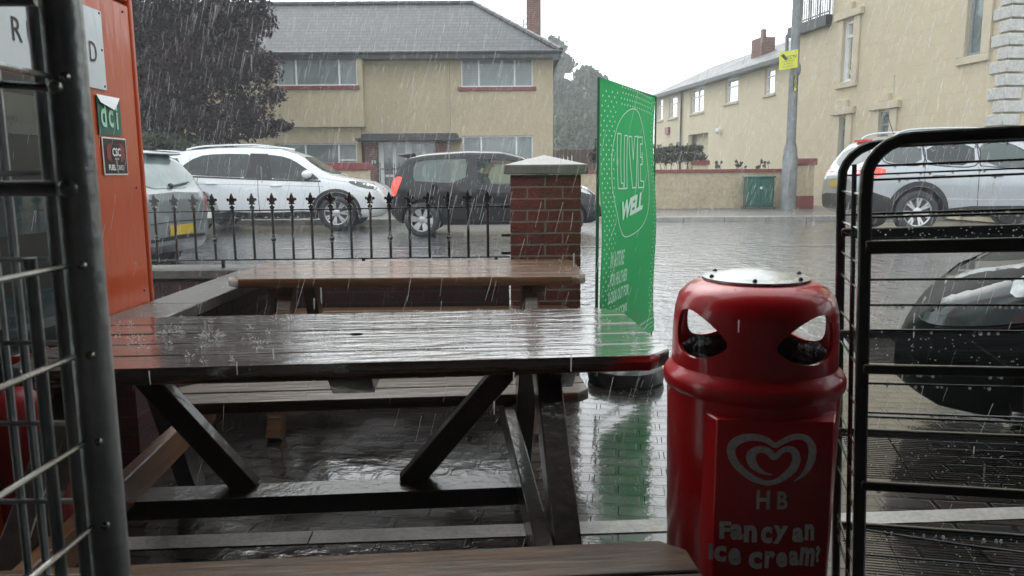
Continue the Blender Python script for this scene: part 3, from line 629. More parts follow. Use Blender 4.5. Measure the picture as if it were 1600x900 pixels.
# ------------------------------------------------------------------ foliage
def leaves(mb,c,r,n,size,shell=.5,flat=.0):
    for _ in range(n):
        while True:
            d=Vector((random.gauss(0,1),random.gauss(0,1),random.gauss(0,1)))
            if d.length>.01: break
        d.normalize(); k=shell+(1-shell)*random.random(); k*=(.82+.3*noise.noise(d*2.2+Vector(c)))
        p=Vector(c)+Vector((d.x*r[0],d.y*r[1],d.z*r[2]))*k
        a=Vector((random.gauss(0,1),random.gauss(0,1),random.gauss(0,1))).normalized(); b=a.orthogonal().normalized(); b=(b*math.cos(1)+a.cross(b)*math.sin(random.random()*6.28))
        s=size*random.uniform(.6,1.3); 
        mb.add([p-a*s*.5,p+b*s*.3,p+a*s*.5,p-b*s*.3],[(0,1,2,3)])
def limb(mb,a,b,r0,r1,n=6,bend=.15):
    a=Vector(a);b=Vector(b); L=(b-a).length; pts=[]
    o=Vector((random.uniform(-1,1),random.uniform(-1,1),random.uniform(0,1)))*L*bend
    for i in range(n+1):
        t=i/n; pts.append(a.lerp(b,t)+o*math.sin(t*math.pi))
    mb.tube(pts,[r0+(r1-r0)*i/n for i in range(n+1)],7); return pts
# purple plum tree in front of the house
tr=thing('purple_plum_tree','dark purple leaved tree beside the cream house','tree',(-9.2,20.6,.28))
tk=MB(); limb(tk,(-9.2,20.6,.2),(-9.1,20.6,2.2),.2,.15)
cl=[]
for px,py,rx,rz2,dy in((250,40,1.5,1.2,0),(330,40,1.3,1.1,.3),(395,30,.75,.8,.2),(210,110,1.5,1.3,.5),(290,120,1.5,1.2,-.7),(365,110,1.1,1.0,.2),(410,105,.65,.6,-.2),(230,180,1.4,.9,.2),(310,185,1.35,.7,-.4),(385,175,.9,.65,.1),(425,150,.45,.3,.2),(436,196,.5,.22,-.1),(405,205,.7,.3,.2),(260,-40,1.9,1.3,0),(350,-50,1.4,1.2,.2),(410,-40,.8,.8,0),(150,60,1.4,1.6,0),(150,160,1.3,1,0),(350,75,1.2,1,1),(270,80,1.6,1.3,1),(340,215,1.0,.35,.1),(60,80,2,2,0),(60,-40,2,1.6,0),(120,-150,2.2,1.6,0),(230,-160,2.2,1.6,.4),(330,-150,1.8,1.4,0),(160,-260,1.8,1.5,0),(280,-260,1.8,1.4,0),(400,-110,1.1,.9,0),(60,-230,1.6,1.4,0)):
    p=aty(px,py,20.3+dy); cl.append((p,rx,rz2))
cr=MB()
for p,rx,rz2 in cl:
    limb(tk,(-9.1,20.6,2.0),p,.09,.02)
    leaves(cr,p,(rx,rx*1.05,rz2),int(2600*rx*max(rz2,.4)),.125,.2)
tk.build('trunk',M['bark'],tr); cr.build('crown',M['purpleleaf'],tr,smooth=0,fixn=False)
def treeat(label,px,Y,clumps,m,n=700,size=.25,name='tree',trunkr=.3):
    b=aty(px,250,Y); t=thing(name,label,'tree',(b.x,Y,.25)); tk=MB(); cr=MB()
    limb(tk,(b.x,Y,.2),(b.x,Y,aty(px,215,Y).z),trunkr,trunkr*.7)
    for cx,cy,rp,dy in clumps:
        p=aty(cx,cy,Y+dy); r=rp*Y/1200
        limb(tk,(b.x,Y,aty(px,225,Y).z),p,trunkr*.4,trunkr*.08); leaves(cr,p,(r,r,r*.8),int(n*rp/30),size,.35)
    tk.build('trunk',M['bark'],t); cr.build('crown',m,t,smooth=0,fixn=False); return t
treeat('large hazy broadleaf tree behind the house, tallest of the background trees',872,88,[(862,75,26,0),(878,100,24,2),(858,112,30,-2),(885,140,24,0),(862,150,32,3),(880,175,26,0)],M['leaf'],1500,.55,'background_tree',.6)
treeat('rounded hazy tree to the right of the tallest background tree',922,84,[(915,118,22,0),(932,130,24,2),(905,140,24,0),(925,158,30,-2),(900,170,28,0),(942,165,24,1),(945,140,16,0)],M['leaf'],1500,.55,'background_tree',.5)
treeat('low dense hazy tree filling the gap beside the brown fence',905,70,[(870,200,32,0),(900,195,34,1),(930,195,30,0),(955,205,26,0),(885,225,28,-2),(920,225,30,-1),(950,230,22,0)],M['leaf'],1700,.4,'background_tree',.5)
treeat('small bare topped tree peeping above the green banner',1016,60,[(1014,150,5,0),(1018,141,3,0)],M['leaf'],60,.18,'small_tree',.07)
fn=thing('timber_fence','brown vertical board fence between the house and the boundary wall','fence',(2.5,29.5,.28))
xa,xb=aty(862,245,29.5).x,aty(960,245,29.5).x; zt=aty(900,234,29.5).z
q=MB(); x=xa
while x<xb: q.box((x,29.5,.28),(x+.14,29.53,zt+random.uniform(-.02,.02))); x+=.155
q.build('boards',M['brownfence'],fn,smooth=0)
q=MB(); 
for x in(xa,(xa+xb)/2,xb): q=MB(); q.box((x,29.54,.28),(x+.1,29.64,zt+.02)); q.build('post',M['brownfence'],fn,smooth=0)
def bush(label,name,Y,pts,m,n,size,group=None):
    p0=aty(pts[0][0],260,Y); t=thing(name,label,'shrub',(p0.x,Y,.28),group=group); cr=MB(); st=MB()
    for cx,cy,rp in pts:
        p=aty(cx,cy,Y+random.uniform(-.3,.3)); r=rp*Y/1200; leaves(cr,p,(r,r,r),n,size,.0); limb(st,(p.x,Y,.25),p,.012,.006)
    st.build('stems',M['bark'],t); cr.build('foliage',m,t,smooth=0,fixn=False); return t
bush('reddish brown shrub beside the green banner, against the timber fence','shrub',24,[(938,225,14),(930,245,14),(946,240,16)],M['purpleleaf'],420,.08)
bush('dark green rounded hedge behind the boundary wall','hedge',24,[(1025+i*9,247-(3 if i>3 else 0)+i*.3,13) for i in range(9)]+[(1030+i*9,236-i*.8+ (2 if i>6 else 0),8) for i in range(8)],M['hedge'],420,.07)
bush('dark green hedge under the purple tree behind the white car','hedge',18.9,[(200+i*17,235,22) for i in range(8)]+[(210+i*17,218,14) for i in range(5)],M['hedge'],700,.08)
for i,(px,lb) in enumerate(((1120,'thin leafy stems growing above the wall coping, nearest the hedge'),(1155,'thin leafy stems growing above the wall coping, above the cabinet'),(1190,'thin leafy stems growing above the wall coping, nearest the lamp post'))):
    bush(lb,'wall_plant',22.5,[(px+random.uniform(-12,12),262-random.uniform(0,11),3.2) for _ in range(7)],M['hedge'],26,.07)
iw=thing('low_garden_wall','short pale wall with red coping next to the hedge','wall',aty(1100,262,23.4).xyz*1)
iw.location.z=.28
a,b=aty(1084,258,23.4).x,aty(1107,258,23.4).x
MB().box((a,23.4,.28),(b,23.6,aty(1095,258,23.4).z)).build('wall_body',M['render_far'],iw,smooth=0)
MB().box((a-.03,23.36,aty(1095,258,23.4).z+.002),(b+.03,23.64,aty(1095,251,23.4).z)).build('coping',M['redpaint'],iw)
# ------------------------------------------------------------------ cars (local: +x front, +y left, z up)
def boolean(o,cutters,matx=None):
    for c in cutters:
        md=o.modifiers.new('b','BOOLEAN'); md.operation='DIFFERENCE'; md.object=c; md.solver='EXACT'
        try: md.material_mode='TRANSFER'
        except Exception: pass
    dg=bpy.context.evaluated_depsgraph_get(); me=bpy.data.meshes.new_from_object(o.evaluated_get(dg))
    o.modifiers.clear(); o.data=me
    for c in cutters: bpy.data.objects.remove(c)
def refine(poly,step):
    bm=bmesh.new(); vs=[bm.verts.new((a,b,0)) for a,b in poly]; bm.faces.new(vs); bmesh.ops.triangulate(bm,faces=bm.faces)
    for _ in range(6):
        es=[e for e in bm.edges if e.calc_length()>step]
        if not es: break
        bmesh.ops.subdivide_edges(bm,edges=es,cuts=1,use_grid_fill=False); bmesh.ops.triangulate(bm,faces=bm.faces)
    V=[(v.co.x,v.co.y) for v in bm.verts]; bm.verts.index_update(); F=[[v.index for v in f.verts] for f in bm.faces]; bm.free(); return V,F
class Car:
    def __init__(s,name,label,loc,rz,S,group):
        s.S=S; s.t=thing(name,label,'car',loc,rz,group); s.P=S['paint']
        L=S['L']; xs=[-L/2+L*i/64 for i in range(65)]; e=[.004,.02,.05,.09]
        xs=sorted({-L/2,L/2,*[-L/2+k for k in e],*[L/2-k for k in e],*[x for x in xs if abs(x)<L/2-.1]})
        mb=MB(); rows=[s.section(x) for x in xs]; n=len(rows[0]); vs=[];fs=[]
        for x,r in zip(xs,rows):
            for y,z in r: vs.append((x,y,z))
            for y,z in reversed(r[1:-1]): vs.append((x,-y,z))
        m=2*n-2
        for i in range(len(xs)-1):
            for k in range(m): fs.append((i*m+k,i*m+(k+1)%m,(i+1)*m+(k+1)%m,(i+1)*m+k))
        fs.append(tuple(range(m))); fs.append(tuple(reversed(range((len(xs)-1)*m,len(xs)*m))))
        mb.add(vs,fs); s.body=mb.build('body',[M[s.P],M['black']],s.t,world=False,smooth=30)
        bm=bmesh.new(); bm.from_mesh(s.body.data); s.bvh=BVHTree.FromBMesh(bm); s.bm=bm
    def section(s,x):
        S=s.S; L=S['L']; zt=interp(S['top'],x); zb=interp(S['bot'],x); belt=min(interp(S['belt'],x),zt-.05)
        f=abs(x)/(L/2); W=S['W']/2*(1-S.get('tf',.16)*f**7-.03*f**2 - .10*max(0,(f-.93)/.07)**2)
        h=zt-belt; k=S.get('tumble',.3)
        if h>.12: c=[(W*.0,zb),(W*.8,zb),(W*.95,zb+.06),(W*.99,zb+.22),(W,belt-.22),(W*.975,belt-.02),(W*.95,belt+.03),(W-.03-h*k*.5,belt+h*.45),(W-.05-h*k,belt+h*.83),(W-.13-h*k,zt-.028),(W*.45,zt-.002),(0,zt+.006)]
        else: c=[(W*.0,zb),(W*.8,zb),(W*.95,zb+.06),(W*.99,zb+.18),(W,(zb+belt)/2+.06),(W*.985,belt-.08),(W*.96,belt-.02),(W*.92,belt+h*.3),(W*.86,belt+h*.6),(W*.74,belt+h*.85),(W*.4,zt),(0,zt+.012)]
        return catmull(c,4)
    def cast(s,o,d):
        h=s.bvh.ray_cast(Vector(o),Vector(d),10)
        return h[0],h[1]
    def drape(s,name,poly,ax,m,off=.005,parent=None,step=.07,rnd=1,label=None,side=1):
        if rnd: poly=chaikin(poly,rnd)
        V,F=refine(poly,step); out=[]
        for a,b in V:
            if ax=='y': o,d=(a,3*side,b),(0,-side,0)
            elif ax=='x': o,d=(4*side,a,b),(-side,0,0)
            else: o,d=(a,b,4),(0,0,-1)
            p,n=s.cast(o,d)
            if p is None or (ax=='y' and p.y*side<0):
                p,n,_,_=s.bvh.find_nearest(Vector((a,s.S['W']/2*side,b)) if ax=='y' else Vector((s.S['L']/2*side,a,b)) if ax=='x' else Vector((a,b,1.2)))
            out.append(p+Vector(n)*off)
        mb=MB(); mb.add(out,F); return mb.build(name,M[m],parent or s.t,world=False,smooth=60,fixn=False,label=label)
    def both(s,name,poly,m,off=.005,parent=None,**k):
        a=s.drape(name,poly,'y',m,off,parent,side=1,**k); s.drape(name,poly,'y',m,off,parent,side=-1,**k); return a
    def line(s,name,pts,w,m,off=.004,side=None,ax='y',parent=None):
        for sd in ((1,-1) if side is None else (side,)):
            mb=MB(); L_=[]; 
            P=catmull(pts,5) if len(pts)>2 else [tuple(pts[0][i]+(pts[1][i]-pts[0][i])*k/8 for i in(0,1)) for k in range(9)]
            for i,(a,b) in enumerate(P):
                q=P[min(i+1,len(P)-1)]; r=P[max(i-1,0)]; d=Vector((q[0]-r[0],q[1]-r[1])).normalized(); n=Vector((-d.y,d.x))*w/2
                for sg in(1,-1):
                    u,v=a+n.x*sg,b+n.y*sg
                    o,dd=((u,3*sd,v),(0,-sd,0)) if ax=='y' else ((4*sd,u,v),(-sd,0,0))
                    p,nn=s.cast(o,dd)
                    if p is None: p,nn,_,_=s.bvh.find_nearest(Vector((u,s.S['W']/2*sd,v)))
                    L_.append(p+Vector(nn)*off)
            mb.add(L_,[(2*i,2*i+1,2*i+3,2*i+2) for i in range(len(P)-1)]); mb.build(name,M[m],parent or s.t,world=False,smooth=60,fixn=False)
    def cut(s,wins,arches,R_,through=True):
        cs=[]
        def mk(fn):
            o=fn.build('cutter',[M['black']],None,smooth=0); o.matrix_world=Matrix.Translation(s.t.location)@s.t.rotation_euler.to_matrix().to_4x4(); return o
        if through:
            for w in wins:
                q=MB(); q.prism(chaikin(w,1),lambda a,b,t:Vector((a,t,b)),-1.2,1.2); cs.append(mk(q))
        W=s.S['W']/2
        for x in arches:
            for sd in(1,-1):
                q=MB(); q.lathe([(R_,0),(R_,.42)],28,(x,sd*(W-.36) if sd>0 else -(W-.36),s.S['wz']),ax=(0,sd,0)); cs.append(mk(q))
        bpy.context.view_layer.update(); boolean(s.body,cs); sharpen(s.body.data,30)
        if len(s.body.data.materials)<1: s.body.data.materials.append(M[s.P])
    def wheels(s,xs,r,style,rimm='alloy',w=.2,shrink=.02,sides=(1,-1)):
        W=s.S['W']/2
        for x in xs:
            for sd in sides:
                yo=sd*(W-shrink); z=s.S['wz']
                q=MB(); q.lathe([(r*.66,-w),(r*.9,-w),(r,-w*.85),(r,-w*.15),(r*.94,-.01),(r*.80,.004),(r*.67,-.008),(r*.655,-.03)],32,(x,yo,z),ax=(0,sd,0)); wh=q.build('wheel',M['tyre'],s.t,world=False)
                q=MB(); q.lathe([(r*.66,-.12),(r*.665,-.005),(r*.62,-.018),(r*.61,-.12)],32,(x,yo,z),ax=(0,sd,0))
                Mx=rot((0,sd,0)); O=Vector((x,yo,z)); ph=random.random()*6
                def sp(a0,a1,r0,r1,d0,d1):
                    "a tapered spoke between radii"
                    p=[]
                    for rr,wd in((r0,a0),(r1,a1)):
                        for sg in(-1,1): p.append((rr,sg*wd))
                    return p
                n={'five':5,'alloy10':10,'vee':7,'cover':6}[style]
                for k in range(n):
                    t=ph+2*math.pi*k/n
                    for dt in ((-.13,.13) if style in('vee','five') else (0,)):
                        wi,wo=(.028,.034) if style=='vee' else (.026,.05) if style=='five' else (.018,.032) if style=='alloy10' else (.06,.13)
                        wi*=r/.33; wo*=r/.33
                        vs=[]
                        for dep in (-.012,-.05):
                            for rr,wd,tt in((r*.14,wi,t+dt*.2),(r*.63,wo,t+dt)):
                                for sg in(-1,1): vs.append(O+Mx@Vector((rr*math.cos(tt)-sg*wd*.5*math.sin(tt),rr*math.sin(tt)+sg*wd*.5*math.cos(tt),dep-(.02 if rr<r*.3 else 0)+.005)))
                        q.add(vs,[(0,1,3,2),(4,6,7,5),(0,2,6,4),(1,5,7,3),(0,4,5,1),(2,3,7,6)])
                q.lathe([(r*.2,-.06),(r*.2,-.02),(r*.15,-.012),(.001,-.01)],16,(x,yo,z),ax=(0,sd,0))
                if style=='cover': q.lathe([(r*.62,-.03),(r*.3,-.03),(.001,-.03)],24,(x,yo,z),ax=(0,sd,0))
                rm=q.build('rim',M[rimm],wh,world=False)
                q=MB(); q.lathe([(r*.6,-.10),(.001,-.10)],20,(x,yo,z),ax=(0,sd,0)); q.build('brake',M['black'],wh,world=False)
                if style=='cover': pass
    def arc(s,x,R0,R1,a0=-15,a1=195,m='black',off=.006,name='arch_trim'):
        P=[(x+R1*math.cos(R(a0+(a1-a0)*i/20)),s.S['wz']+R1*math.sin(R(a0+(a1-a0)*i/20))) for i in range(21)]
        Q=[(x+R0*math.cos(R(a0+(a1-a0)*i/20)),s.S['wz']+R0*math.sin(R(a0+(a1-a0)*i/20))) for i in range(21)]
        for sd in(1,-1):
            vs=[]
            for (a,b),(c,d) in zip(P,Q):
                for u,v in((a,b),((a+c)/2,(b+d)/2),(c,d)):
                    p,n=s.cast((u,3*sd,v),(0,-sd,0))
                    if p is None: p=Vector((u,s.S['W']/2*sd*.97,v)); n=Vector((0,sd,0))
                    vs.append(p+Vector(n)*off)
            fs=[]
            for i in range(20):
                for k in(0,1): a=i*3+k; fs.append((a,a+1,a+4,a+3))
            q=MB(); q.add(vs,fs); q.build(name,M[m],s.t,world=False,smooth=60,fixn=False)
    def mirror(s,x,z,m,size=(.10,.09,.075)):
        for sd in(1,-1):
            p,n=s.cast((x,3*sd,z),(0,-sd,0)); p=p or Vector((x,sd*s.S['W']/2*.95,z))
            q=MB(); q.ball(p+Vector((-.01,sd*.12,.0)),1,12,8,size); q.tube([p-Vector((0,sd*.03,.03)),p+Vector((0,sd*.1,-.02))],.022,6); q.build('door_mirror',M[m],s.t,world=False)
    def handle(s,x,z,m='same'):
        for sd in(1,-1):
            p,n=s.cast((x,3*sd,z),(0,-sd,0)); q=MB(); n=Vector(n)
            q.tube([p+Vector((-.11,0,0)),p+n*.035+Vector((-.08,0,.005)),p+n*.038+Vector((.06,0,.005)),p+Vector((.1,0,0))],[.012,.016,.016,.01],6); q.build('door_handle',M[s.P],s.t,world=False)
    def plate(s,text,side,y,z,m,w=.52,tilt=0):
        p,n=s.cast((4*side,y,z),(-side,0,0)); p=p or Vector((s.S['L']/2*side,y,z)); X=p.x+side*.02
        q=MB(); q.box((X-.008,y-w/2,z-.057),(X+.008,y+w/2,z+.057)); pl=q.build('number_plate',M[m],s.t,world=False,smooth=0)
        return pl
def subd(*a): return list(a)
CARG='cars on the wet road'
# --- white crossover behind
S=dict(paint='carwhite',L=4.5,W=1.84,wz=.345,tumble=.30,
 top=[(-2.25,.88),(-2.22,1.02),(-2.1,1.18),(-1.95,1.40),(-1.86,1.52),(-1.6,1.60),(-1.0,1.65),(-.3,1.655),(.2,1.61),(.55,1.50),(1.0,1.22),(1.25,1.08),(1.7,1.0),(2.0,.90),(2.15,.80),(2.22,.62),(2.25,.5)],
 bot=[(-2.25,.42),(-2.1,.28),(-1.8,.24),(1.8,.24),(2.1,.26),(2.25,.36)],
 belt=[(-2.2,1.17),(-1.3,1.13),(0,1.03),(1.1,.97),(2.2,.8)])
wc=Car('parked_car','white crossover with grey windows on the far side of the road behind the railings','x' and (-4.72,16.02,.17),0,S,CARG)
wr=[(-1.62,1.24),(-1.5,1.12),(-1.2,1.085),(-.2,1.035),(-.17,1.50),(-.9,1.515),(-1.3,1.47)]
wf=[(-.09,1.03),(.98,.985),(1.02,1.02),(.62,1.32),(.38,1.44),(.1,1.485),(-.1,1.495)]
wq=[(-1.80,1.30),(-1.66,1.19),(-1.62,1.40),(-1.7,1.38)]
wc.cut([wr,wf],[-1.36,1.32],.41)
for nm,w in(('rear_window',wr),('front_window',wf)):
    g=wc.both(nm,w,'carglass',-.004)
wc.both('pillar_trim',[(-.40,1.045),(.14,1.015),(.03,1.505),(-.30,1.515)],'black',.004,rnd=0)
wc.both('quarter_window',[(-1.98,1.32),(-1.78,1.17),(-1.60,1.125),(-1.64,1.44),(-1.8,1.42)],'darkglass',.004)
wc.line('window_trim',[(-1.98,1.30),(-1.6,1.09),(-1.2,1.065),(-.2,1.015),(1.05,.965)],.03,'black',.006)
for pts in([(-1.25,1.08),(-1.27,.8),(-1.0,.45),(-.95,.36)],[(-.13,1.05),(-.13,.7),(-.12,.34)],[(1.0,.98),(1.03,.7),(.98,.34)]): wc.line('door_gap',pts,.009,'black',.003)
wc.line('body_crease',[(-1.3,.93),(0,.90),(1.1,.86)],.012,'carsilver',.002)
wc.both('door_sill',[(-.98,.24),(-.98,.40),(0,.36),(.95,.40),(.95,.24)],'black',.006)
for x in(-1.36,1.32): wc.arc(x,.415,.475)
wc.wheels([-1.36,1.32],.345,'vee'); wc.mirror(.82,1.10,'carwhite',(.10,.085,.08)); wc.handle(-1.0,.93); wc.handle(.22,.88)
wc.both('tail_light',[(-2.235,.98),(-2.0,.98),(-1.82,1.03),(-1.9,1.10),(-2.2,1.10)],'reddull',.008)
wc.both('headlight',[(2.2,.80),(1.95,.80),(1.62,.90),(1.55,.965),(1.7,.96),(2.0,.90),(2.18,.84)],'lampdark',.008)
wc.drape('windscreen',[(.66,-.55),(1.17,-.66),(1.22,0),(1.17,.66),(.66,.55),(.62,0)],'z','darkglass',.006)
q=MB(); q.prism([(-1.78,1.585),(-2.13,1.60),(-2.16,1.57),(-1.92,1.46),(-1.8,1.5)],lambda a,b,t:Vector((a,t,b)),-.62,.62); q.build('spoiler',M['carwhite'],wc.t,world=False,bevel=.012)
for sd in(1,-1): q=MB(); q.tube(catmull([(-1.55,sd*.60,1.60),(-1.2,sd*.60,1.665),(-.3,sd*.60,1.685),(.2,sd*.58,1.63)],4),.018,6); q.build('roof_rail',M['carwhite'],wc.t,world=False)
q=MB(); q.lathe([(.02,0),(.012,.03),(.004,.07),(.001,.07)],8,(-1.5,0,1.62)); q.build('aerial',M['black'],wc.t,world=False)
def seats(c,xs,z=1.0,m='jacket'):
    for x in xs:
        for y in(-.37,.37):
            q=MB(); q.box((x-.06,y-.22,z-.3),(x+.06,y+.22,z+.18)); q.box((x-.05,y-.12,z+.22),(x+.04,y+.12,z+.40)); q.build('seat',M[m],c.t,world=False,bevel=.04)
seats(wc,(-.25,-1.1),1.03)
wc.t.scale=(1.035,1,1); wc.t.location.x-=.085
wc.bm.free()
# --- dark three door hatchback
S=dict(paint='carblack',L=3.70,W=1.68,wz=.30,tumble=.24,tf=.2,
 top=[(-1.85,.62),(-1.84,.86),(-1.78,1.05),(-1.66,1.26),(-1.52,1.40),(-1.2,1.45),(-.5,1.49),(.1,1.475),(.45,1.39),(.8,1.19),(1.05,1.02),(1.35,.94),(1.6,.84),(1.76,.70),(1.83,.55),(1.85,.45)],
 bot=[(-1.85,.38),(-1.7,.24),(-1.4,.2),(1.4,.2),(1.7,.22),(1.85,.32)],
 belt=[(-1.85,.98),(-1,.95),(0,.91),(.9,.88),(1.8,.7)])
bc=Car('moving_car','dark three door hatchback with misted windows and a driver, partly behind the brick pillar','x' and (-.27,14.12,.175),0,S,CARG)
w1=[(-1.42,1.00),(-1.36,.955),(-.52,.925),(-.49,1.34),(-.6,1.355),(-1.2,1.33),(-1.42,1.27)]
w2=[(-.30,.93),(-.25,.905),(.80,.89),(.86,.93),(.5,1.22),(.3,1.31),(-.3,1.345),(-.34,1.30)]
bc.cut([w1,w2],[-1.28,1.22],.365)
bc.both('rear_window',w1,'mistglass',-.004); bc.both('front_window',w2,'clearglass',-.004)
for w in(w1,w2): bc.line('window_trim',[*w,w[0]],.016,'black',.004)
for pts in([(-.42,1.36),(-.42,.9),(-.40,.5),(-.40,.26)],[(.90,.92),(.92,.6),(.86,.26)],[(-.40,.28),(.2,.27),(.86,.27)]): bc.line('door_gap',pts,.009,'black',.003)
bc.line('rubbing_strip',[(-.36,.56),(.2,.55),(.8,.55)],.05,'black',.008)
q=MB(); p,n=bc.cast((-1.05,-3,.84),(0,1,0)); q.lathe([(.075,0),(.07,.004),(.001,.005)],16,p,ax=(0,-1,0)); q.build('fuel_flap',M['carblack'],bc.t,world=False)
bc.wheels([-1.28,1.22],.30,'cover','cap',w=.17); bc.mirror(.72,.97,'carblack',(.08,.08,.07)); bc.handle(-.22,.80)
bc.both('tail_light',[(-1.835,.72),(-1.74,.70),(-1.70,.80),(-1.60,1.03),(-1.68,1.05),(-1.80,1.0)],'redlit',.008,label='lit red tail lamp')
bc.both('headlight',[(1.72,.70),(1.5,.74),(1.28,.86),(1.45,.88),(1.66,.80)],'lamp',.008)
bc.drape('windscreen',[(.42,-.5),(.95,-.6),(1.0,0),(.95,.6),(.42,.5),(.38,0)],'z','darkglass',.006)
q=MB(); q.prism([(-1.40,1.45),(-1.68,1.425),(-1.70,1.40),(-1.5,1.35),(-1.4,1.38)],lambda a,b,t:Vector((a,t,b)),-.52,.52); q.build('spoiler',M['carblack'],bc.t,world=False,bevel=.01)
seats(bc,(-.32,),.93)
bc.bm.free()
def person(loc,rz,label,name='person'):
    "seated driver: one continuous skinned body, hair and jacket as children"
    V={'pelvis':(0,0,0),'chest':(-.06,0,.36),'neck0':(-.05,0,.50),'neck':(-.03,0,.58)}
    vs=[(0,0,0),(-.04,0,.2),(-.06,0,.38),(-.05,0,.50),(-.03,0,.58),(.0,0,.64),(.01,0,.72),(-.005,0,.80),
        (-.05,.17,.46),(.05,.23,.24),(.30,.18,.22),(-.05,-.17,.46),(.05,-.23,.24),(.30,-.18,.22),(.38,.15,.25),(.38,-.15,.25),
        (.04,.10,-.02),(.45,.13,.0),(.70,.12,-.33),(.04,-.10,-.02),(.45,-.13,.0),(.70,-.12,-.33)]
    es=[(0,1),(1,2),(2,3),(3,4),(4,5),(5,6),(6,7),(2,8),(8,9),(9,10),(10,14),(2,11),(11,12),(12,13),(13,15),(0,16),(16,17),(17,18),(0,19),(19,20),(20,21)]
    rs=[.15,.15,.16,.09,.058,.075,.092,.07,.075,.05,.036,.075,.05,.036,.03,.03,.1,.08,.05,.1,.08,.05]
    me=bpy.data.meshes.new('body'); me.from_pydata(vs,es,[]); o=bpy.data.objects.new('body',me); COL.objects.link(o)
    sk=o.modifiers.new('s','SKIN'); sb=o.modifiers.new('u','SUBSURF'); sb.levels=2
    for i,v in enumerate(me.skin_vertices[0].data): v.radius=(rs[i],rs[i]*(1.1 if i in(0,1,2) else .92)); v.use_root=(i==0)
    dg=bpy.context.evaluated_depsgraph_get(); m2=bpy.data.meshes.new_from_object(o.evaluated_get(dg)); bpy.data.objects.remove(o)
    # head vs clothes by height
    m2.materials.clear(); m2.materials.append(M['jacket']); m2.materials.append(M['skin'])
    for p in m2.polygons:
        p.material_index=1 if (p.center.z>.56 or p.center.x>.33 and p.center.z>.1) else 0; p.use_smooth=True
    t=thing(name,label,'person',loc,rz); b=bpy.data.objects.new('body',m2); COL.objects.link(b); b.parent=t
    q=MB(); q.ball((-.02,0,.75),.11,14,10,(1.0,.86,1.05)); 
    keep=[i for i,f in enumerate(q.f) if (lambda c:c.z>.745+.4*max(0,c.x))(sum((q.v[k] for k in f),Vector())/len(f))or(sum((q.v[k] for k in f),Vector())/len(f)).x<-.05]
    q.f=[q.f[i] for i in keep]; q.m=[0]*len(q.f); q.build('hair',M['hair'],t,world=False)
    q=MB(); q.ball((.10,0,.69),.02,8,6,(1,.7,1.2)); 
    for sd in(1,-1): q.ball((-.0,sd*.085,.70),.022,8,6,(.7,.4,1.2))
    q.build('face_features',M['skin'],t,world=False)
    q=MB()
    for sd in(1,-1): q.ball((.083,sd*.032,.715),.011,8,6)
    q.box((.088,-.025,.655),(.094,.025,.66)); q.build('eyes',M['hair'],t,world=False)
    return t
person((-.42,13.75,.70),0,'driver in dark clothes facing right, sitting inside the dark hatchback')
# --- silver suv at right
S=dict(paint='carsilver',L=4.75,W=1.86,wz=.375,tumble=.26,
 top=[(-2.37,.95),(-2.34,1.05),(-2.2,1.22),(-2.02,1.50),(-1.9,1.64),(-1.6,1.70),(-.9,1.74),(0,1.73),(.4,1.66),(.8,1.46),(1.15,1.22),(1.3,1.14),(1.8,1.07),(2.15,.98),(2.3,.85),(2.36,.7),(2.37,.6)],
 bot=[(-2.37,.42),(-2.2,.32),(-1.8,.28),(1.8,.28),(2.1,.3),(2.37,.42)],
 belt=[(-2.37,1.17),(-1.3,1.15),(0,1.10),(1.2,1.04),(2.3,.9)])
sc=Car('moving_car','silver sport utility car with lit brake lamp, seen through the dark wire rack','x' and (6.0+2.37+.02,14.3,.175),R(0),S,CARG)
v1=[(-1.95,1.36),(-1.88,1.22),(-1.30,1.19),(-1.28,1.52),(-1.75,1.53)]; v2=[(-1.20,1.19),(-.38,1.16),(-.36,1.56),(-1.2,1.53)]; v3=[(-.28,1.155),(.92,1.10),(.5,1.42),(.15,1.56),(-.28,1.565)]
sc.cut([v2,v3],[-1.33,1.37],.44)
sc.both('quarter_window',v1,'darkglass',.004); sc.both('rear_window',v2,'carglass',-.004); sc.both('front_window',v3,'mistglass',-.004)
for w in(v1,v2,v3): sc.line('window_trim',[*w,w[0]],.02,'black',.004)
for pts in([(-1.24,1.17),(-1.24,.9),(-.95,.6),(-.9,.4)],[(-.32,1.14),(-.32,.7),(-.30,.4)],[(1.02,1.08),(1.03,.7),(1.0,.4)]): sc.line('door_gap',pts,.009,'black',.003)
sc.line('body_crease',[(-.9,.60),(0,.58),(1.0,.58)],.02,'alloy',.005)
sc.both('door_sill',[(-.85,.28),(-.85,.47),(.9,.47),(.9,.28)],'black',.006)
sc.both('bumper_cladding',[(-2.36,.40),(-2.37,.70),(-2.1,.72),(-1.82,.62),(-1.76,.30)],'black',.008,rnd=0)
for x in(-1.33,1.37): sc.arc(x,.445,.53)
sc.wheels([-1.33,1.37],.375,'vee'); sc.handle(-1.0,1.0); sc.handle(.0,.98); sc.mirror(.8,1.18,'carsilver')
sc.both('tail_light',[(-2.33,.99),(-1.98,.98),(-1.90,1.06),(-1.92,1.13),(-2.3,1.17)],'redlit',.01)
sc.drape('rear_windscreen',[(-.62,1.18),(.62,1.18),(.55,1.52),(-.55,1.52)],'x','darkglass',.006,side=-1)
sc.drape('rear_bumper',[(-.88,.40),(.88,.40),(.88,.68),(-.88,.68)],'x','black',.012,side=-1)
sc.plate('',-1,0,.86,'plateyellow'); 
q=MB(); q.box((-1.98,-.28,1.61),(-1.90,.28,1.65)); q.build('high_brake_lamp',M['redlamp'],sc.t,world=False)
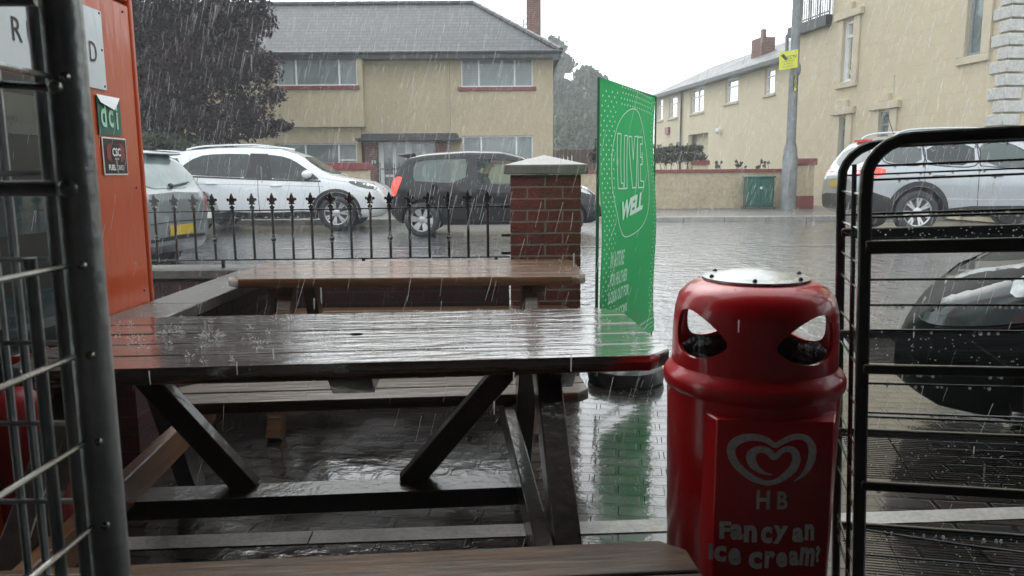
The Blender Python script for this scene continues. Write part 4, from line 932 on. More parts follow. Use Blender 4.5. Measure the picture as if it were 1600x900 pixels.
for sd in(1,-1): q=MB(); q.tube(catmull([(-1.7,sd*.63,1.68),(-1.4,sd*.63,1.79),(-.3,sd*.63,1.81),(.1,sd*.62,1.72)],5),.025,6); q.build('roof_rail',M['alloy'],sc.t,world=False)
q=MB(); q.tube([(-1.55,-.35,1.70),(-1.72,-.36,2.12)],.006,5); q.build('aerial',M['black'],sc.t,world=False)
seats(sc,(-.3,-1.15),1.15)
sc.bm.free()
# --- silver hatchback leaving on the left, dark grey car behind it
S=dict(paint='caroldsilver',L=4.1,W=1.72,wz=.31,tumble=.26,tf=.12,
 top=[(-2.05,.86),(-2.03,.95),(-1.96,1.02),(-1.86,1.18),(-1.70,1.38),(-1.58,1.44),(-1.2,1.49),(-.4,1.50),(.2,1.45),(.6,1.28),(1.0,1.02),(1.5,.92),(1.9,.78),(2.03,.6),(2.05,.5)],
 bot=[(-2.05,.36),(-1.9,.24),(1.8,.22),(2.05,.32)],
 belt=[(-2.05,1.0),(0,.95),(2,.75)])
lc=Car('moving_car','silver hatchback with yellow number plate leaving behind the orange fuel sign','x' and (-5.95,9.35,.11),R(172),S,CARG)
lc.cut([],[-1.3,1.25],.37); 
lc.drape('rear_windscreen',[(-.66,1.0),(.66,1.0),(.60,1.38),(-.60,1.38)],'x','rearglass',.006,side=-1)
lc.both('tail_light',[(-2.04,.66),(-1.84,.66),(-1.80,.86),(-1.84,.93),(-2.0,.93)],'redlamp',.01)
for sd in(1,-1): lc.drape('tail_light',[(sd*.62,.66),(sd*.80,.66),(sd*.80,.93),(sd*.66,.93)],'x','redlamp',.01,side=-1)
lc.plate('',-1,-.05,.52,'plateyellow')
lc.line('bumper_gap',[(-.8,.60),(0,.62),(.8,.60)],.012,'black',.004,side=-1,ax='x'); lc.line('bumper_strip',[(-.82,.42),(0,.43),(.82,.42)],.04,'black',.006,side=-1,ax='x')
q=MB(); p0=lc.cast((-4,0,1.03),(1,0,0))[0]; p1=lc.cast((-4,-.42,1.07),(1,0,0))[0]; q.tube([p0-Vector((.03,0,0)),p1-Vector((.03,0,0))],.012,5); q.ball(p0-Vector((.02,0,0)),.035,8,6); q.build('rear_wiper',M['black'],lc.t,world=False)
lc.wheels([-1.3,1.25],.31,'five'); 
lc.both('side_window',[(-1.6,1.0),(-.1,.97),(-.1,1.38),(-1.2,1.38),(-1.55,1.25)],'darkglass',.004); lc.both('side_window',[(0,.97),(1.0,.94),(.5,1.25),(0,1.38)],'darkglass',.004)
q=MB()
q.prism([(-1.60,1.455),(-1.80,1.43),(-1.82,1.40),(-1.6,1.38)],lambda a,b,t:Vector((a,t,b)),-.55,.55); q.build('spoiler',M['caroldsilver'],lc.t,world=False,bevel=.01)
lc.bm.free()
S=dict(paint='cargrey',L=4.2,W=1.75,wz=.31,tumble=.26,tf=.2,
 top=[(-2.1,.8),(-2,1.1),(-1.7,1.4),(-1.2,1.47),(-.4,1.49),(.1,1.45),(.55,1.24),(.95,1.02),(1.45,.93),(1.85,.80),(2.05,.62),(2.1,.5)],
 bot=[(-2.1,.36),(-1.9,.24),(1.8,.22),(2.1,.30)],belt=[(-2.05,1.0),(0,.95),(2,.75)])
gc=Car('moving_car','dark grey car with lit headlamp following behind the silver hatchback','x' and (-7.35,13.35,.17),R(-4),S,CARG)
gc.cut([],[-1.3,1.3],.37); gc.wheels([-1.3,1.3],.31,'five')
for sd in(1,-1): gc.drape('headlight',[(sd*.45,.66),(sd*.80,.70),(sd*.80,.80),(sd*.55,.80)],'x','litlamp' if sd<0 else 'lamp',.01,side=1)
gc.both('headlight',[(2.0,.66),(1.72,.72),(1.6,.84),(1.8,.84)],'lamp',.01)
gc.plate('',1,0,.42,'platewhite'); gc.drape('grille',[(-.42,.54),(.42,.54),(.46,.66),(-.46,.66)],'x','black',.01,side=1)
gc.drape('windscreen',[(.15,-.52),(.85,-.64),(.9,0),(.85,.64),(.15,.52),(.1,0)],'z','darkglass',.006)
gc.both('side_window',[(-1.6,1.0),(-.1,.97),(-.1,1.38),(-1.2,1.38),(-1.55,1.25)],'darkglass',.004); gc.both('side_window',[(0,.97),(.8,.95),(.4,1.25),(0,1.38)],'darkglass',.004)
gc.bm.free()
# --- dark green car on the forecourt
S=dict(paint='cargreen',L=4.3,W=1.76,wz=.31,tumble=.26,tf=.26,
 top=[(-2.15,.8),(-2,1.1),(-1.7,1.4),(-1.2,1.47),(-.4,1.49),(.1,1.45),(.55,1.24),(.85,1.04),(1.35,.96),(1.7,.87),(1.95,.74),(2.1,.58),(2.15,.48)],
 bot=[(-2.15,.36),(-1.9,.22),(1.6,.19),(1.95,.20),(2.15,.28)],belt=[(-2.05,1.0),(0,.95),(1.4,.88),(2,.66)])
ga=R(180-32); fx,fy=2.09,4.0
gr=Car('parked_car','dark green car on the forecourt with its headlamp behind the wire rack','x' and (fx-2.15*math.cos(ga),fy-2.15*math.sin(ga),0),ga,S,'cars parked on the forecourt')
gr.cut([],[-1.3,1.33],.36); gr.wheels([-1.3,1.33],.31,'five')
hl=gr.both('headlight',[(2.06,.585),(1.90,.585),(1.5,.68),(1.15,.86),(1.2,.94),(1.62,.885),(1.93,.76),(2.05,.66)],'lampdark',.008,rnd=2)
gr.both('lamp_reflector',[(1.72,.73),(1.62,.75),(1.60,.83),(1.70,.81)],'lamp',.014)
gr.line('bonnet_gap',[(1.98,.745),(1.6,.885),(1.2,.955),(.8,.98)],.010,'black',.004)
gr.line('bumper_gap',[(1.98,.575),(1.7,.62),(1.35,.74)],.010,'black',.004)
gr.line('wing_gap',[(.95,.9),(.97,.6),(.93,.25)],.01,'black',.004)
gr.drape('windscreen',[(.15,-.52),(.80,-.64),(.85,0),(.80,.64),(.15,.52),(.1,0)],'z','darkglass',.006)
gr.both('side_window',[(-1.6,1.0),(-.1,.97),(-.1,1.38),(-1.2,1.38),(-1.55,1.25)],'darkglass',.004); gr.both('side_window',[(0,.97),(.8,.95),(.4,1.25),(0,1.38)],'darkglass',.004)
gr.mirror(.65,1.0,'cargreen',(.1,.1,.08))
gr.bm.free()
# ------------------------------------------------------------------ brick pillar, low wall, railings
def brickwork(mb,mm,x0,x1,y0,y1,z0,z1,bl=.215,bh=.063,j=.010,off=0):
    "bricks round a rectangular block; mm collects the mortar core"
    mm.box((x0+.0025,y0+.0025,z0),(x1-.0025,y1-.0025,z1)); z=z0+j/2;k=off
    while z+bh*.6<z1:
        h=min(bh,z1-z)
        for ax in('x','y'):
            a0,a1=(x0,x1) if ax=='x' else (y0,y1)
            s=a0-(bl+j)/2*(k%2) - (0 if ax=='x' else (bl+j)/2)
            while s<a1:
                p,q=max(s,a0),min(s+bl,a1)
                if q-p>.03:
                    e=random.uniform(-.0015,.0015)
                    if ax=='x':
                        mb.box((p,y0-e,z),(q,y0+.02,z+h)); mb.box((p,y1-.02,z),(q,y1+e,z+h))
                    else:
                        mb.box((x0-e,p,z),(x0+.02,q,z+h)); mb.box((x1-.02,p,z),(x1+e,q,z+h))
                s+=bl+j
        z+=bh+j;k+=1
px0,px1=-.007,.442
pil=thing('brick_pillar','wet red brick pillar with pyramid concrete cap at the end of the railings','pillar',(.218,5.1,0))
mb=MB();mm=MB(); brickwork(mb,mm,px0,px1,4.9,5.345,0,1.245)
mb.build('bricks',M['brick'],pil,bevel=.0015); mm.build('mortar',M['mortar'],pil,smooth=0)
q=MB(); a=(px0-.04,4.86,1.248);c=(px1+.04,5.385,1.306); q.box(a,c); o=q.build('cap',M['capstone'],pil,bevel=.006)
q=MB(); xm,ym=(px0+px1)/2,5.12
q.add([(px0-.038,4.862,1.307),(px1+.038,4.862,1.307),(px1+.038,5.383,1.307),(px0-.038,5.383,1.307),(xm,ym,1.372)],[(0,1,4),(1,2,4),(2,3,4),(3,0,4),(3,2,1,0)]); q.build('cap_slope',M['capstone'],pil,smooth=0)
lw=thing('low_brick_wall','low dark brick wall with pale coping under the iron railings','wall',(-1.8,4.95,0))
mb=MB();mm=MB(); brickwork(mb,mm,-3.6,px0-.012,4.88,5.10,0,.60,off=1); mb.build('bricks',M['darkbrick'],lw,bevel=0); mm.build('mortar',M['darkmortar'],lw,smooth=0)
q=MB(); x=-3.6
while x<px0-.05: e=min(x+.6,px0-.012); q.box((x,4.84,.602),(e-.004,5.14,.662)); x+=.6
q.build('coping',M['coping'],lw,bevel=.006)
rw=thing('return_wall','short low wall with flat grey coping beside the orange fuel sign','wall',(-1.6,4,0))
mb=MB();mm=MB(); brickwork(mb,mm,-1.705,-1.52,3.0,4.84,0,.60); mb.build('bricks',M['darkbrick'],rw,bevel=0); mm.build('mortar',M['darkmortar'],rw,smooth=0)
q=MB(); y=2.95
while y<4.8:
    e=min(y+.6,4.835); q.box((-1.725+(0),y,.602),(-1.47,e-.004,.662)); y+=.6
q.build('coping',M['coping'],rw,bevel=.006)
rl=thing('iron_railings','black iron railings with fleur de lis heads on the low wall','railings',(-1.1,4.95,.66))
FY=4.95; zt_,zb_=1.033,.716
def Z(x,a,b): return a+(b-a)*(x+2.29)/2.25
q=MB()
for zz in((1.018,1.047),(.712,.721)):
    q=MB(); q.bar((-3.4,FY,zz[0]-.006),(px0-.005,FY,zz[1]),.026,.008,c=0); q.build('rail',M['iron'],rl)
xs=[-2.292+i*.1258 for i in range(-8,18)]; 
pk=None; pk3=None
def picket(knob):
    m=MB(); L=.0; m.tube([(0,0,.0),(0,0,.335)],.0088,8)
    # fleur de lis head
    m.prism(catmull([(0,.428),(.007,.412),(.013,.395),(.009,.378),(.006,.366),(.0,.363),(-.006,.366),(-.009,.378),(-.013,.395),(-.007,.412)],3,True),lambda a,b,t:Vector((a,t,b)),-.006,.006)
    for sg in(1,-1): m.prism(catmull([(0,.368),(sg*.012,.388),(sg*.024,.396),(sg*.031,.388),(sg*.028,.376),(sg*.021,.379),(sg*.018,.374),(sg*.010,.360),(0,.352)],3,True),lambda a,b,t:Vector((a,t,b)),-.005,.005)
    m.prism([(-.018,.362),(.018,.362),(.018,.353),(-.018,.353)],lambda a,b,t:Vector((a,t,b)),-.008,.008)
    m.prism(catmull([(0,.352),(.008,.345),(.016,.336),(.010,.326),(.008,.315),(-.008,.315),(-.010,.326),(-.016,.336),(-.008,.345)],3,True),lambda a,b,t:Vector((a,t,b)),-.005,.005)
    m.lathe([(.0076,.305),(.013,.312),(.0076,.319)],8)
    if knob: m.lathe([(.0076,.10),(.013,.108),(.010,.116),(.018,.128),(.018,.134),(.010,.146),(.013,.154),(.0076,.162)],8)
    return m
for i,x in enumerate(xs):
    kn=(i-8)%3==0; src=pk3 if kn else pk; L=Vector((x,FY,Z(x,.712,.721)))-Vector(rl.location)
    if src is None:
        o=picket(kn).build('picket',M['iron'],rl,world=False,bevel=0); 
        if kn: pk3=o
        else: pk=o
    else: o=src.copy(); COL.objects.link(o); o.parent=rl
    o.location=L; o.rotation_euler=(R(random.uniform(-.6,.6)),R(random.uniform(-.7,.7)),R(random.uniform(-6,6)))
q=MB()
for x in(-3.2,-2.6,-1.87,-.96,-.10): q.box((x-.01,FY-.008,.655),(x+.01,FY+.008,Z(x,.71,.718)))
q.build('feet',M['iron'],rl)
q=MB()
for zz in(1.045,.86,.745): q=MB(); q.box((px0-.06,FY-.012,zz-.008),(px0+.0,FY+.012,zz+.008)); q.build('wall_bracket',M['iron'],rl)
# ------------------------------------------------------------------ picnic tables
def picnic(label,cx,cy,rz,L,D,zt,mats,nb=(.50,.52),bl=None,zb=.42,legx=.585,brace=True,npl=5,nearb=True,legl=None,nbr=0):
    legl=legl or legx
    t=thing('picnic_table',label,'table',(cx,cy,0),R(rz),'picnic tables'); top,fr,seat=mats
    def planks(x0,x1,y0,y1,z,th,n,ch,name,m,hole=None):
        q=MB(); g=.011; w=(y1-y0-g*(n-1))/n
        for i in range(n):
            a=y0+i*(w+g); b=a+w; dz=random.uniform(-.001,.001); c0=ch if i==0 else 0; c1=ch if i==n-1 else 0
            sk=ch*.5 if n>3 else 0
            poly=[(x0+c0,a),(x1-c0,a)]
            if c0: poly+=[(x1,a+min(c0,w*.9))]; 
            if c1: poly+=[(x1,b-min(c1,w*.9)),(x1-c1,b)]
            else: poly+=[(x1,b)]
            if c1: poly+=[(x0+c1,b),(x0,b-min(c1,w*.9))]
            else: poly+=[(x0,b)]
            if c0: poly+=[(x0,a+min(c0,w*.9))]
            q.prism(poly,lambda u,v,s:Vector((u,v,s)),z-th+dz,z+dz)
        o=q.build(name,m,t,world=False,bevel=.004); return o
    tp=planks(-L/2,L/2,-D/2,D/2,zt,.045,npl,.075,'tabletop',top)
    if brace:
        c=MB(); c.lathe([(.021,zt-.1),(.021,zt+.05)],20,(-.02,.0,0)); co=c.build('cutter',[M['black']],None); co.matrix_world=Matrix.Translation(t.location)@t.rotation_euler.to_matrix().to_4x4(); bpy.context.view_layer.update(); boolean(tp,[co]); sharpen(tp.data,38)
    fo,no=nb[1],nb[0]
    planks(-(bl or L)/2,(bl or L)/2,fo-.14,fo+.14,zb,.042,2,.05,'bench_seat',seat[1])
    if nearb: planks(-(bl or L)/2,L/2-nbr,-no-.145,-no+.145,zb,.042,2,.05,'bench_seat',seat[0])
    for x in(-legl-.04,0 if brace else None,legx+.04):
        if x is None: continue
        q=MB(); dd=D/2-.03; q.prism([(-dd,zt-.05),(dd,zt-.05),(dd-.08,zt-.115),(-dd+.08,zt-.115)],lambda a,b,s,x=x:Vector((x+s,a,b)),-.035 if x else -.06,.035 if x else .06); q.build('batten',fr,t,world=False,bevel=.003)
    for sx in(-1,1):
        x=sx*(legx if sx>0 else legl)
        for sy,e in((-1,no-.02),(1,fo-.02)):
            q=MB(); q.bar((x,sy*(D*.28),zt-.05),(x,sy*(e+.08),.0),.07,.095,up=(0,1,0)); q.build('leg',fr,t,world=False,bevel=.004)
        q=MB(); xx=x-sx*.062; q.box((xx-.022,-no-.12,zb-.145),(xx+.022,fo+.12,zb-.045)); q.build('crossbeam',M['wood_beam'] if sx<0 and brace else fr,t,world=False,bevel=.004)
        if brace:
            q=MB(); q.bar((x-sx*.04,0,zt-.06),(-.36 if sx<0 else .13,-.06,.27),.07,.06,up=(0,1,0)); q.build('brace',fr,t,world=False,bevel=.004)
    if brace:
        q=MB()
        for sx in(-1,1):
            x=sx*(legx if sx>0 else legl)
            for yy in(-.42,.46): q.lathe([(.012,0),(.012,.006),(.001,.008)],8,(x,yy,zb-.09-(.0)),ax=(0,-1,0))
        q.build('bolts',M['steel'],t,world=False)
    if brace: q=MB(); q.box((-legl+.0,-.16,.225),(legx-.02,-.045,.285)); q.build('stretcher',fr,t,world=False,bevel=.004)
    return t
picnic('near wet dark wood picnic table with umbrella hole beside the red bin',-.475,2.395,4.6,1.81,.77,.75,(M['wood_top'],M['wood_dark'],(M['wood_seat'],M['wood_bench_wet'])),nb=(.95,.54),zb=.42,legx=.555,legl=.76,bl=1.62,nbr=.11)
picnic('orange brown wet picnic table beyond the near one, against the railings',-.53,4.12,1.2,1.79,.75,.75,(M['wood_warm'],M['wood_warm'],(M['wood_warm'],M['wood_warm'])),nb=(.52,.50),zb=.43,brace=False,legx=.62)
# ------------------------------------------------------------------ red litter bin
BX,BY=.625,1.95
bn=thing('litter_bin','tall red plastic litter bin with eye shaped openings, heart logo and silver top','bin',(BX,BY,0))
q=MB(); q.lathe([(.200,.02),(.204,.04),(.217,.68),(.217,.715),(.19,.72)],48,(BX,BY,0)); q.build('body',M['binred'],bn)
q=MB(); q.lathe([(.192,.0),(.196,.02)],32,(BX,BY,0)); q.build('base',M['black'],bn)
q=MB(); q.lathe([(.214,.700),(.222,.706),(.2275,.718),(.2275,.735),(.222,.748),(.212,.757),(.207,.765),(.195,.765),(.195,.715)],56,(BX,BY,0),closed=True); q.build('rim',M['binred'],bn)
q=MB(); outer=[(.2065,.760),(.206,.80),(.2045,.86),(.201,.905),(.192,.940),(.172,.962),(.150,.975),(.128,.980)]; inner=[(.122,.972),(.146,.967),(.166,.954),(.181,.935),(.190,.903),(.194,.86),(.1965,.80),(.1975,.76)]
q.lathe(outer+inner,64,(BX,BY,0),closed=True); lid=q.build('lid',M['binred'],bn)
cs=[]
for az in(-58,21,121,-159):
    az_=R(az); d=Vector((math.sin(az_),-math.cos(az_),0)); s=Vector((math.cos(az_),math.sin(az_),0)); sg=-1 if az in(-58,121) else 1
    pts=chaikin([(-.082*-sg*-1,0)] and [(sg*.088,.010),(sg*.070,.062),(sg*-.005,.055),(sg*-.085,.0),(sg*-.078,-.030),(sg*-.005,-.062),(sg*.075,-.048)],2)
    c=MB(); c.prism(pts,lambda a,b,t:Vector((BX,BY,.856))+s*a+Vector((0,0,b))+d*t,.12,.28); o=c.build('cutter',[M['binred']],None); cs.append(o)
boolean(lid,cs); sharpen(lid.data,35)
q=MB(); q.lathe([(.127,.978),(.134,.980),(.134,.986),(.120,.990),(.110,.989),(.100,.992),(.06,1.002),(.001,1.006)],40,(BX,BY,0)); st=q.build('steel_top',M['steel'],bn)
q=MB()
for k in range(6): a=k*1.047+.2; q.ball((BX+.122*math.cos(a),BY+.122*math.sin(a),.99),.006,8,6)
q.build('rivets',M['black'],st)
q=MB(); prof=[(.186,.69),(.187,.785),(.184,.80),(.176,.785),(.170,.69)]
q.lathe(prof,40,(BX,BY,0)); 
for v in q.v: v.z+=.006*math.sin(math.atan2(v.y-BY,v.x-BX)*9)+random.uniform(-.004,.004)
q.build('bin_bag',M['bag'],bn)
q=MB(); q.lathe([(.17,.71),(.001,.72)],24,(BX,BY,0)); q.build('litter',M['bag'],bn)
# flat front panel turned slightly to the right
ca=R(-6); U=Vector((math.cos(ca),math.sin(ca),0)); Nn=Vector((math.sin(ca),-math.cos(ca),0)); PC=Vector((BX+.012,BY,0))
def FP(a,b,t): return PC+U*a+Nn*(.2215+t)+Vector((0,0,b))
q=MB(); q.prism([(-.172,-.115),(-.135,-.004),(-.131,0),(.131,0),(.135,-.004),(.172,-.115)],lambda a,b,t:FP(a,t,b),.03,.675); q.build('front_panel',M['binred'],bn,bevel=.003)
fpp=Pl((0,0),(1,0),(0,-1)); fpp.p=FP(0,0,0); fpp.u=U; fpp.n=Nn; 
def fh(zx,zy): return fpp.hit(1090+zx/3.461,640+zy/3.461)
cen=[(520,388,1),(560,360,9),(590,325,15),(614,270,20),(620,210,21),(600,165,18),(560,146,16),(510,150,16),(460,172,15),(418,192,14),(375,165,16),(320,150,18),(255,152,21),(200,178,24),(180,220,23),(196,275,21),(240,328,19),(300,372,17),(350,391,14),(385,396,13),(430,385,15),(480,352,20),(518,312,22),(534,268,22),(524,228,20),(496,212,16),(455,222,14),(415,258,15),(385,228,18),(345,214,17),(310,222,21),(288,252,26),(300,295,22),(335,328,13),(370,345,6),(405,352,1)]
CP_=catmull(cen,5); vs=[]
for i,(x,y,w) in enumerate(CP_):
    a=CP_[max(i-1,0)];b=CP_[min(i+1,len(CP_)-1)]; d=Vector((b[0]-a[0],b[1]-a[1])).normalized()
    for sg in(1,-1):
        u,z=fh(x-d.y*w*sg,y+d.x*w*sg); vs.append(FP(u,z,.0012))
q=MB(); q.add(vs,[(2*i,2*i+1,2*i+3,2*i+2) for i in range(len(CP_)-1)]); q.build('heart_logo',M['binwhite'],bn,smooth=0,fixn=False)
def ftext(body,x0,y0,x1,y1,rotd=0,**k):
    (a,z0),(b,z1)=fh(x0,y1),fh(x1,y0); cx,cz=(a+b)/2,(z0+z1)/2; cr_,sr=math.cos(R(rotd)),math.sin(R(rotd))
    return text_mesh(body,lambda u,v,t:FP(cx+u*cr_-v*sr,cz+u*sr+v*cr_,.0012),b-a,z1-z0,M['binwhite'],'lettering',bn,**k)
ftext('H',316,436,392,537,bold=.03); ftext('B',428,443,488,538,bold=.03)
lay=[('F',115,605,183,697),('a',175,618,248,702),('n',248,625,322,715),('c',340,632,405,722),('y',405,628,490,724),('a',510,638,575,715),('n',577,618,632,705),
 ('I',57,725,84,808),('c',88,735,157,820),('e',163,748,235,838),('c',273,768,350,858),('r',360,765,420,855),('e',422,770,487,850),('a',492,762,550,842),('m',550,745,635,842),('?',634,735,664,825)]
for c_,x0,y0,x1,y1 in lay: ftext(c_,x0,y0,x1,y1,rotd=random.uniform(-3,3),bold=.045)
# ------------------------------------------------------------------ green banner
BL=Vector((.500,4.2)); BRt=Vector((.927,5.0)); bw_=(BRt-BL).length; bu=(BRt-BL).normalized(); bnm=Vector((-bu.y,bu.x)); 
if bnm.y>0: bnm=-bnm
if (Vector((0,0))-BL).dot(bnm)<0: bnm=-bnm
def BN(s,z,t=0):
    "s along the width 0..1, z height"
    w=.012*math.sin(s*6+z*3)+.008*math.sin(z*7+1)+.05*math.exp(-((z-.27)/.07)**2)*math.exp(-((s-.62)/.25)**2)
    e=.02*math.exp(-((s-.0)/.1)**2)
    xy=BL+bu*(s*bw_)+bnm*(w-e+t); return Vector((xy.x,xy.y,z))
ban=thing('banner','green printed cloth banner on a pole frame standing on a round base','banner',(.70,4.6,0))
ztp=lambda s:1.755-.025*s+.012*math.sin(s*3.14)*-1
q=MB(); nx,nz=56,120
for side,tt in((0,.0),):
    k=len(q.v)
    q.v+=[BN(i/nx,.215+(ztp(i/nx)-.215)*j/nz,tt) for j in range(nz+1) for i in range(nx+1)]
    for j in range(nz):
        for i in range(nx):
            a=k+j*(nx+1)+i; f=[a,a+1,a+nx+2,a+nx+1]; q.f.append(f if side==0 else f[::-1]); q.m.append(0)
q.build('cloth',M['green'],ban,smooth=80,fixn=False)
BP=Pl(tuple(BL),tuple(bu),tuple(bnm))
def bpx(x,y): 
    u,z=BP.hit(x,y,.01); return u/bw_,z
def dots(lst,r):
    q=MB()
    for s_,z in lst:
        q.add([BN(s_+r*math.cos(k*1.047)/bw_,z+r*math.sin(k*1.047),.006) for k in range(6)],[tuple(range(6))])
    return q
dl=[]
z=.26;k=0
while z<1.70:
    for i in range(3): dl.append((.035+i*.065+(.032 if k%2 else 0),z))
    for i in range(2): dl.append((.905+i*.06+(.03 if k%2 else 0),z))
    z+=.026;k+=1
for j in range(4):
    for i in range(15): dl.append((.26+i*.044+(.016 if j%2 else 0),1.735-.035*(.26+i*.033)-j*.03))
for j in range(4):
    for i in range(18): dl.append((.3+i*.036+(.018 if j%2 else 0),.235+j*.026))
dots(dl,.0062).build('dot_border',M['bannerwhite'],ban,smooth=0,fixn=False)
def stroke(pts,w,closed=True):
    "pixel polyline on the banner as a flat ribbon"
    P=[bpx(*p) for p in pts]; P=[(a*bw_,b) for a,b in P]
    if closed: P=P+[P[0]]
    q=MB()
    for (a,b),(c,d) in zip(P,P[1:]):
        v=Vector((c-a,d-b)); L=v.length
        if L<1e-5: continue
        v/=L; n=Vector((-v.y,v.x))*w/2; e=v*w/2; m=max(1,int(L/.05))
        for k in range(m):
            p0=Vector((a,b))+v*L*k/m-(e if k==0 else e*0); p1=Vector((a,b))+v*L*(k+1)/m+(e if k==m-1 else e*0)
            q.add([BN(*(lambda r:(r.x/bw_,r.y))(r),.007) for r in(p0-n,p1-n,p1+n,p0+n)],[(0,1,2,3)])
    return q
def zz(lst): return [(935+a/3.46,110+b/3.46) for a,b in lst]
ov=catmull(zz([(180,208),(215,235),(248,340),(264,480),(266,640),(250,780),(215,860),(160,900),(130,870),(105,760),(90,640),(92,480),(112,320),(140,240)]),4,True)
q=stroke(ov,.006); 
for L_ in ([(118,340),(134,343),(134,608),(143,610),(143,640),(118,638)],[(150,352),(162,352),(160,636),(148,640)],[(168,356),(182,358),(190,480),(196,358),(212,356),(200,632),(184,636)],[(212,362),(238,360),(238,398),(226,398),(225,470),(236,470),(235,508),(224,508),(222,598),(236,600),(236,632),(210,634)]):
    s2=stroke(zz(L_),.007); q.add(s2.v,s2.f)
q.build('outlined_lettering',M['bannerwhite'],ban,smooth=0,fixn=False)
def btext(body,x0,y0,x1,y1,m,shear=0,slope=0,bold=0):
    xm=(x0+x1)/2; s0=bpx(x0,y1)[0]; s1=bpx(x1,y0)[0]; za=bpx(xm,y1-3)[1]; zb=bpx(xm,y0+3)[1]; cs_,cz=(s0+s1)/2,(za+zb)/2; w=(s1-s0)*bw_
    return text_mesh(body,lambda a,b,t:BN(cs_+a/bw_,cz+b+slope*a,.007),w,abs(zb-za)-abs(slope)*w,M[m],'lettering',ban,shear=shear,bold=bold)
btext('WELL',973.5,297,1001.5,346,'bannerwhite',.25,.18,.05)
btext('IN A STORE',955,389,979.5,420,'bannerpale',.22,0,.03); btext('FOR HEALTHIER',955,421,985,447,'bannerpale',.22,0,.03); btext('LOOK OUT FOR',953,447,988,471,'bannerpale',.12,0,.03); btext('THIS ICON!',955,476,984.5,496,'bannerpale',.0,0,.03)
q=MB(); b0=BN(0,.1,-.012); q.tube([(b0.x-.012,b0.y,.12),(b0.x-.012,b0.y,1.755)],.009,8); b1=BN(1,.1,-.012); q.tube([(b1.x,b1.y,.16),(b1.x,b1.y,1.73)],.006,8)
q.tube([(b0.x-.012,b0.y,1.755),(b1.x,b1.y,1.728)],.005,8); q.tube([(b0.x-.012,b0.y,.16),(b1.x,b1.y,.16)],.009,8); q.tube([(.69,4.6,.05),(.70,4.62,.17)],.016,8)
q.build('pole_frame',M['greendark'],ban)
q=MB(); q.lathe([(.205,.0),(.228,.012),(.232,.05),(.222,.085),(.195,.098),(.05,.104),(.001,.104)],40,(.69,4.56,0)); q.build('base',M['black'],ban)
# ------------------------------------------------------------------ fuel sign totem
TX=-1.73
to=thing('fuel_price_sign','orange red fuel price sign with white letter panels and fuel card stickers','sign',(TX-.15,3.1,0))
def TF(a,b,t): return Vector((TX+t,a,b))        # a = Y, b = Z, t outward
q=MB(); q.box((TX-.34,2.0,0),(TX-.004,3.64,2.02)); q.box((TX-.34,2.0,2.028),(TX-.004,3.64,4.2)); q.build('casing',M['totem'],to,bevel=.01)
q=MB(); q.box((TX-.345,3.641,0),(TX+.003,3.668,4.2)); q.build('edge_trim',M['totem'],to,bevel=.006)
q=MB(); q.box((TX-.004,2.0,1.615),(TX+.004,3.375,1.94)); wp=q.build('white_panel',M['totemwhite'],to,smooth=0)
q=MB(); q.box((TX-.004,2.0,1.99),(TX+.004,3.20,3.4)); q.build('white_panel',M['totemwhite'],to,smooth=0)
q=MB(); q.box((TX-.003,2.0,.2),(TX+.005,3.02,1.608)); q.build('display_panel',M['black'],to,smooth=0)
q=MB(); 
for z0 in(.7,1.05,1.4): q.box((TX+.0055,2.3,z0),(TX+.008,2.9,z0+.14))
q.build('price_display',M['darkglass'],to,smooth=0)
for c_,y in(('R',2.79),('U',2.876),('D',3.285)):
    text_mesh(c_,lambda a,b,t,y=y:TF(y+a,1.762+b,.0045+t),.055,.082,M['black'],'lettering',wp)
q=MB()
for y,z in((3.36,1.93),(3.36,1.63),(3.36,1.78),(3.58,1.98),(3.58,1.2),(3.58,.72),(3.1,1.93),(3.58,2.08)): q.lathe([(.006,0),(.005,.003),(.001,.0035)],8,(TX-.003+(.006 if y<3.4 else 0),y,z),ax=(1,0,0))
q.build('screws',M['black'],to)
q=MB(); q.prism([(3.285,1.425),(3.475,1.43),(3.475,1.59),(3.285,1.59)],TF,.001,.004)
s1=q.build('sticker',M['cabinet'],to,smooth=0,label='green sticker with a peeled top edge')
for c_,y,z,w,h in(('d',3.325,1.515,.045,.11),('c',3.385,1.498,.04,.075),('i',3.437,1.505,.014,.1)): text_mesh(c_,lambda a,b,t,y=y,z=z:TF(y+a,z+b,.0045+t),w,h,M['bannerpale'],'lettering',s1,bold=.02)
q=MB(); q.add([TF(3.283,1.592,.0045),TF(3.477,1.592,.0045),TF(3.44,1.565,.012),TF(3.40,1.535,.018),TF(3.30,1.56,.012)],[(0,1,2),(0,2,3),(0,3,4)]); q.build('peeled_edge',M['upvc'],s1,smooth=0,fixn=False)
q=MB(); q.prism([(3.30,1.258),(3.50,1.258),(3.50,1.418),(3.30,1.418)],TF,.001,.004); s2=q.build('sticker',M['binwhite'],to,smooth=0,label='black fuel card sticker with red roundel')
q=MB(); q.prism([(3.306,1.264),(3.494,1.264),(3.494,1.412),(3.306,1.412)],TF,.0045,.006); q.build('face',M['black'],s2,smooth=0)
q=MB(); q.prism(chaikin([(3.325,1.315),(3.475,1.315),(3.475,1.392),(3.325,1.392)],1,.15),TF,.0065,.0075); q.build('roundel',M['redpaint'],s2,smooth=0)
q=MB(); q.prism([(3.362,1.317),(3.438,1.317),(3.438,1.39),(3.362,1.39)],TF,.0078,.0085); q.build('roundel_centre',M['black'],s2,smooth=0)
text_mesh('CSC',lambda a,b,t:TF(3.40+a,1.356+b,.0088+t),.07,.036,M['upvc'],'lettering',s2,bold=.03)
text_mesh('GROUP',lambda a,b,t:TF(3.40+a,1.327+b,.0088+t),.035,.01,M['upvc'],'lettering',s2,bold=.01)
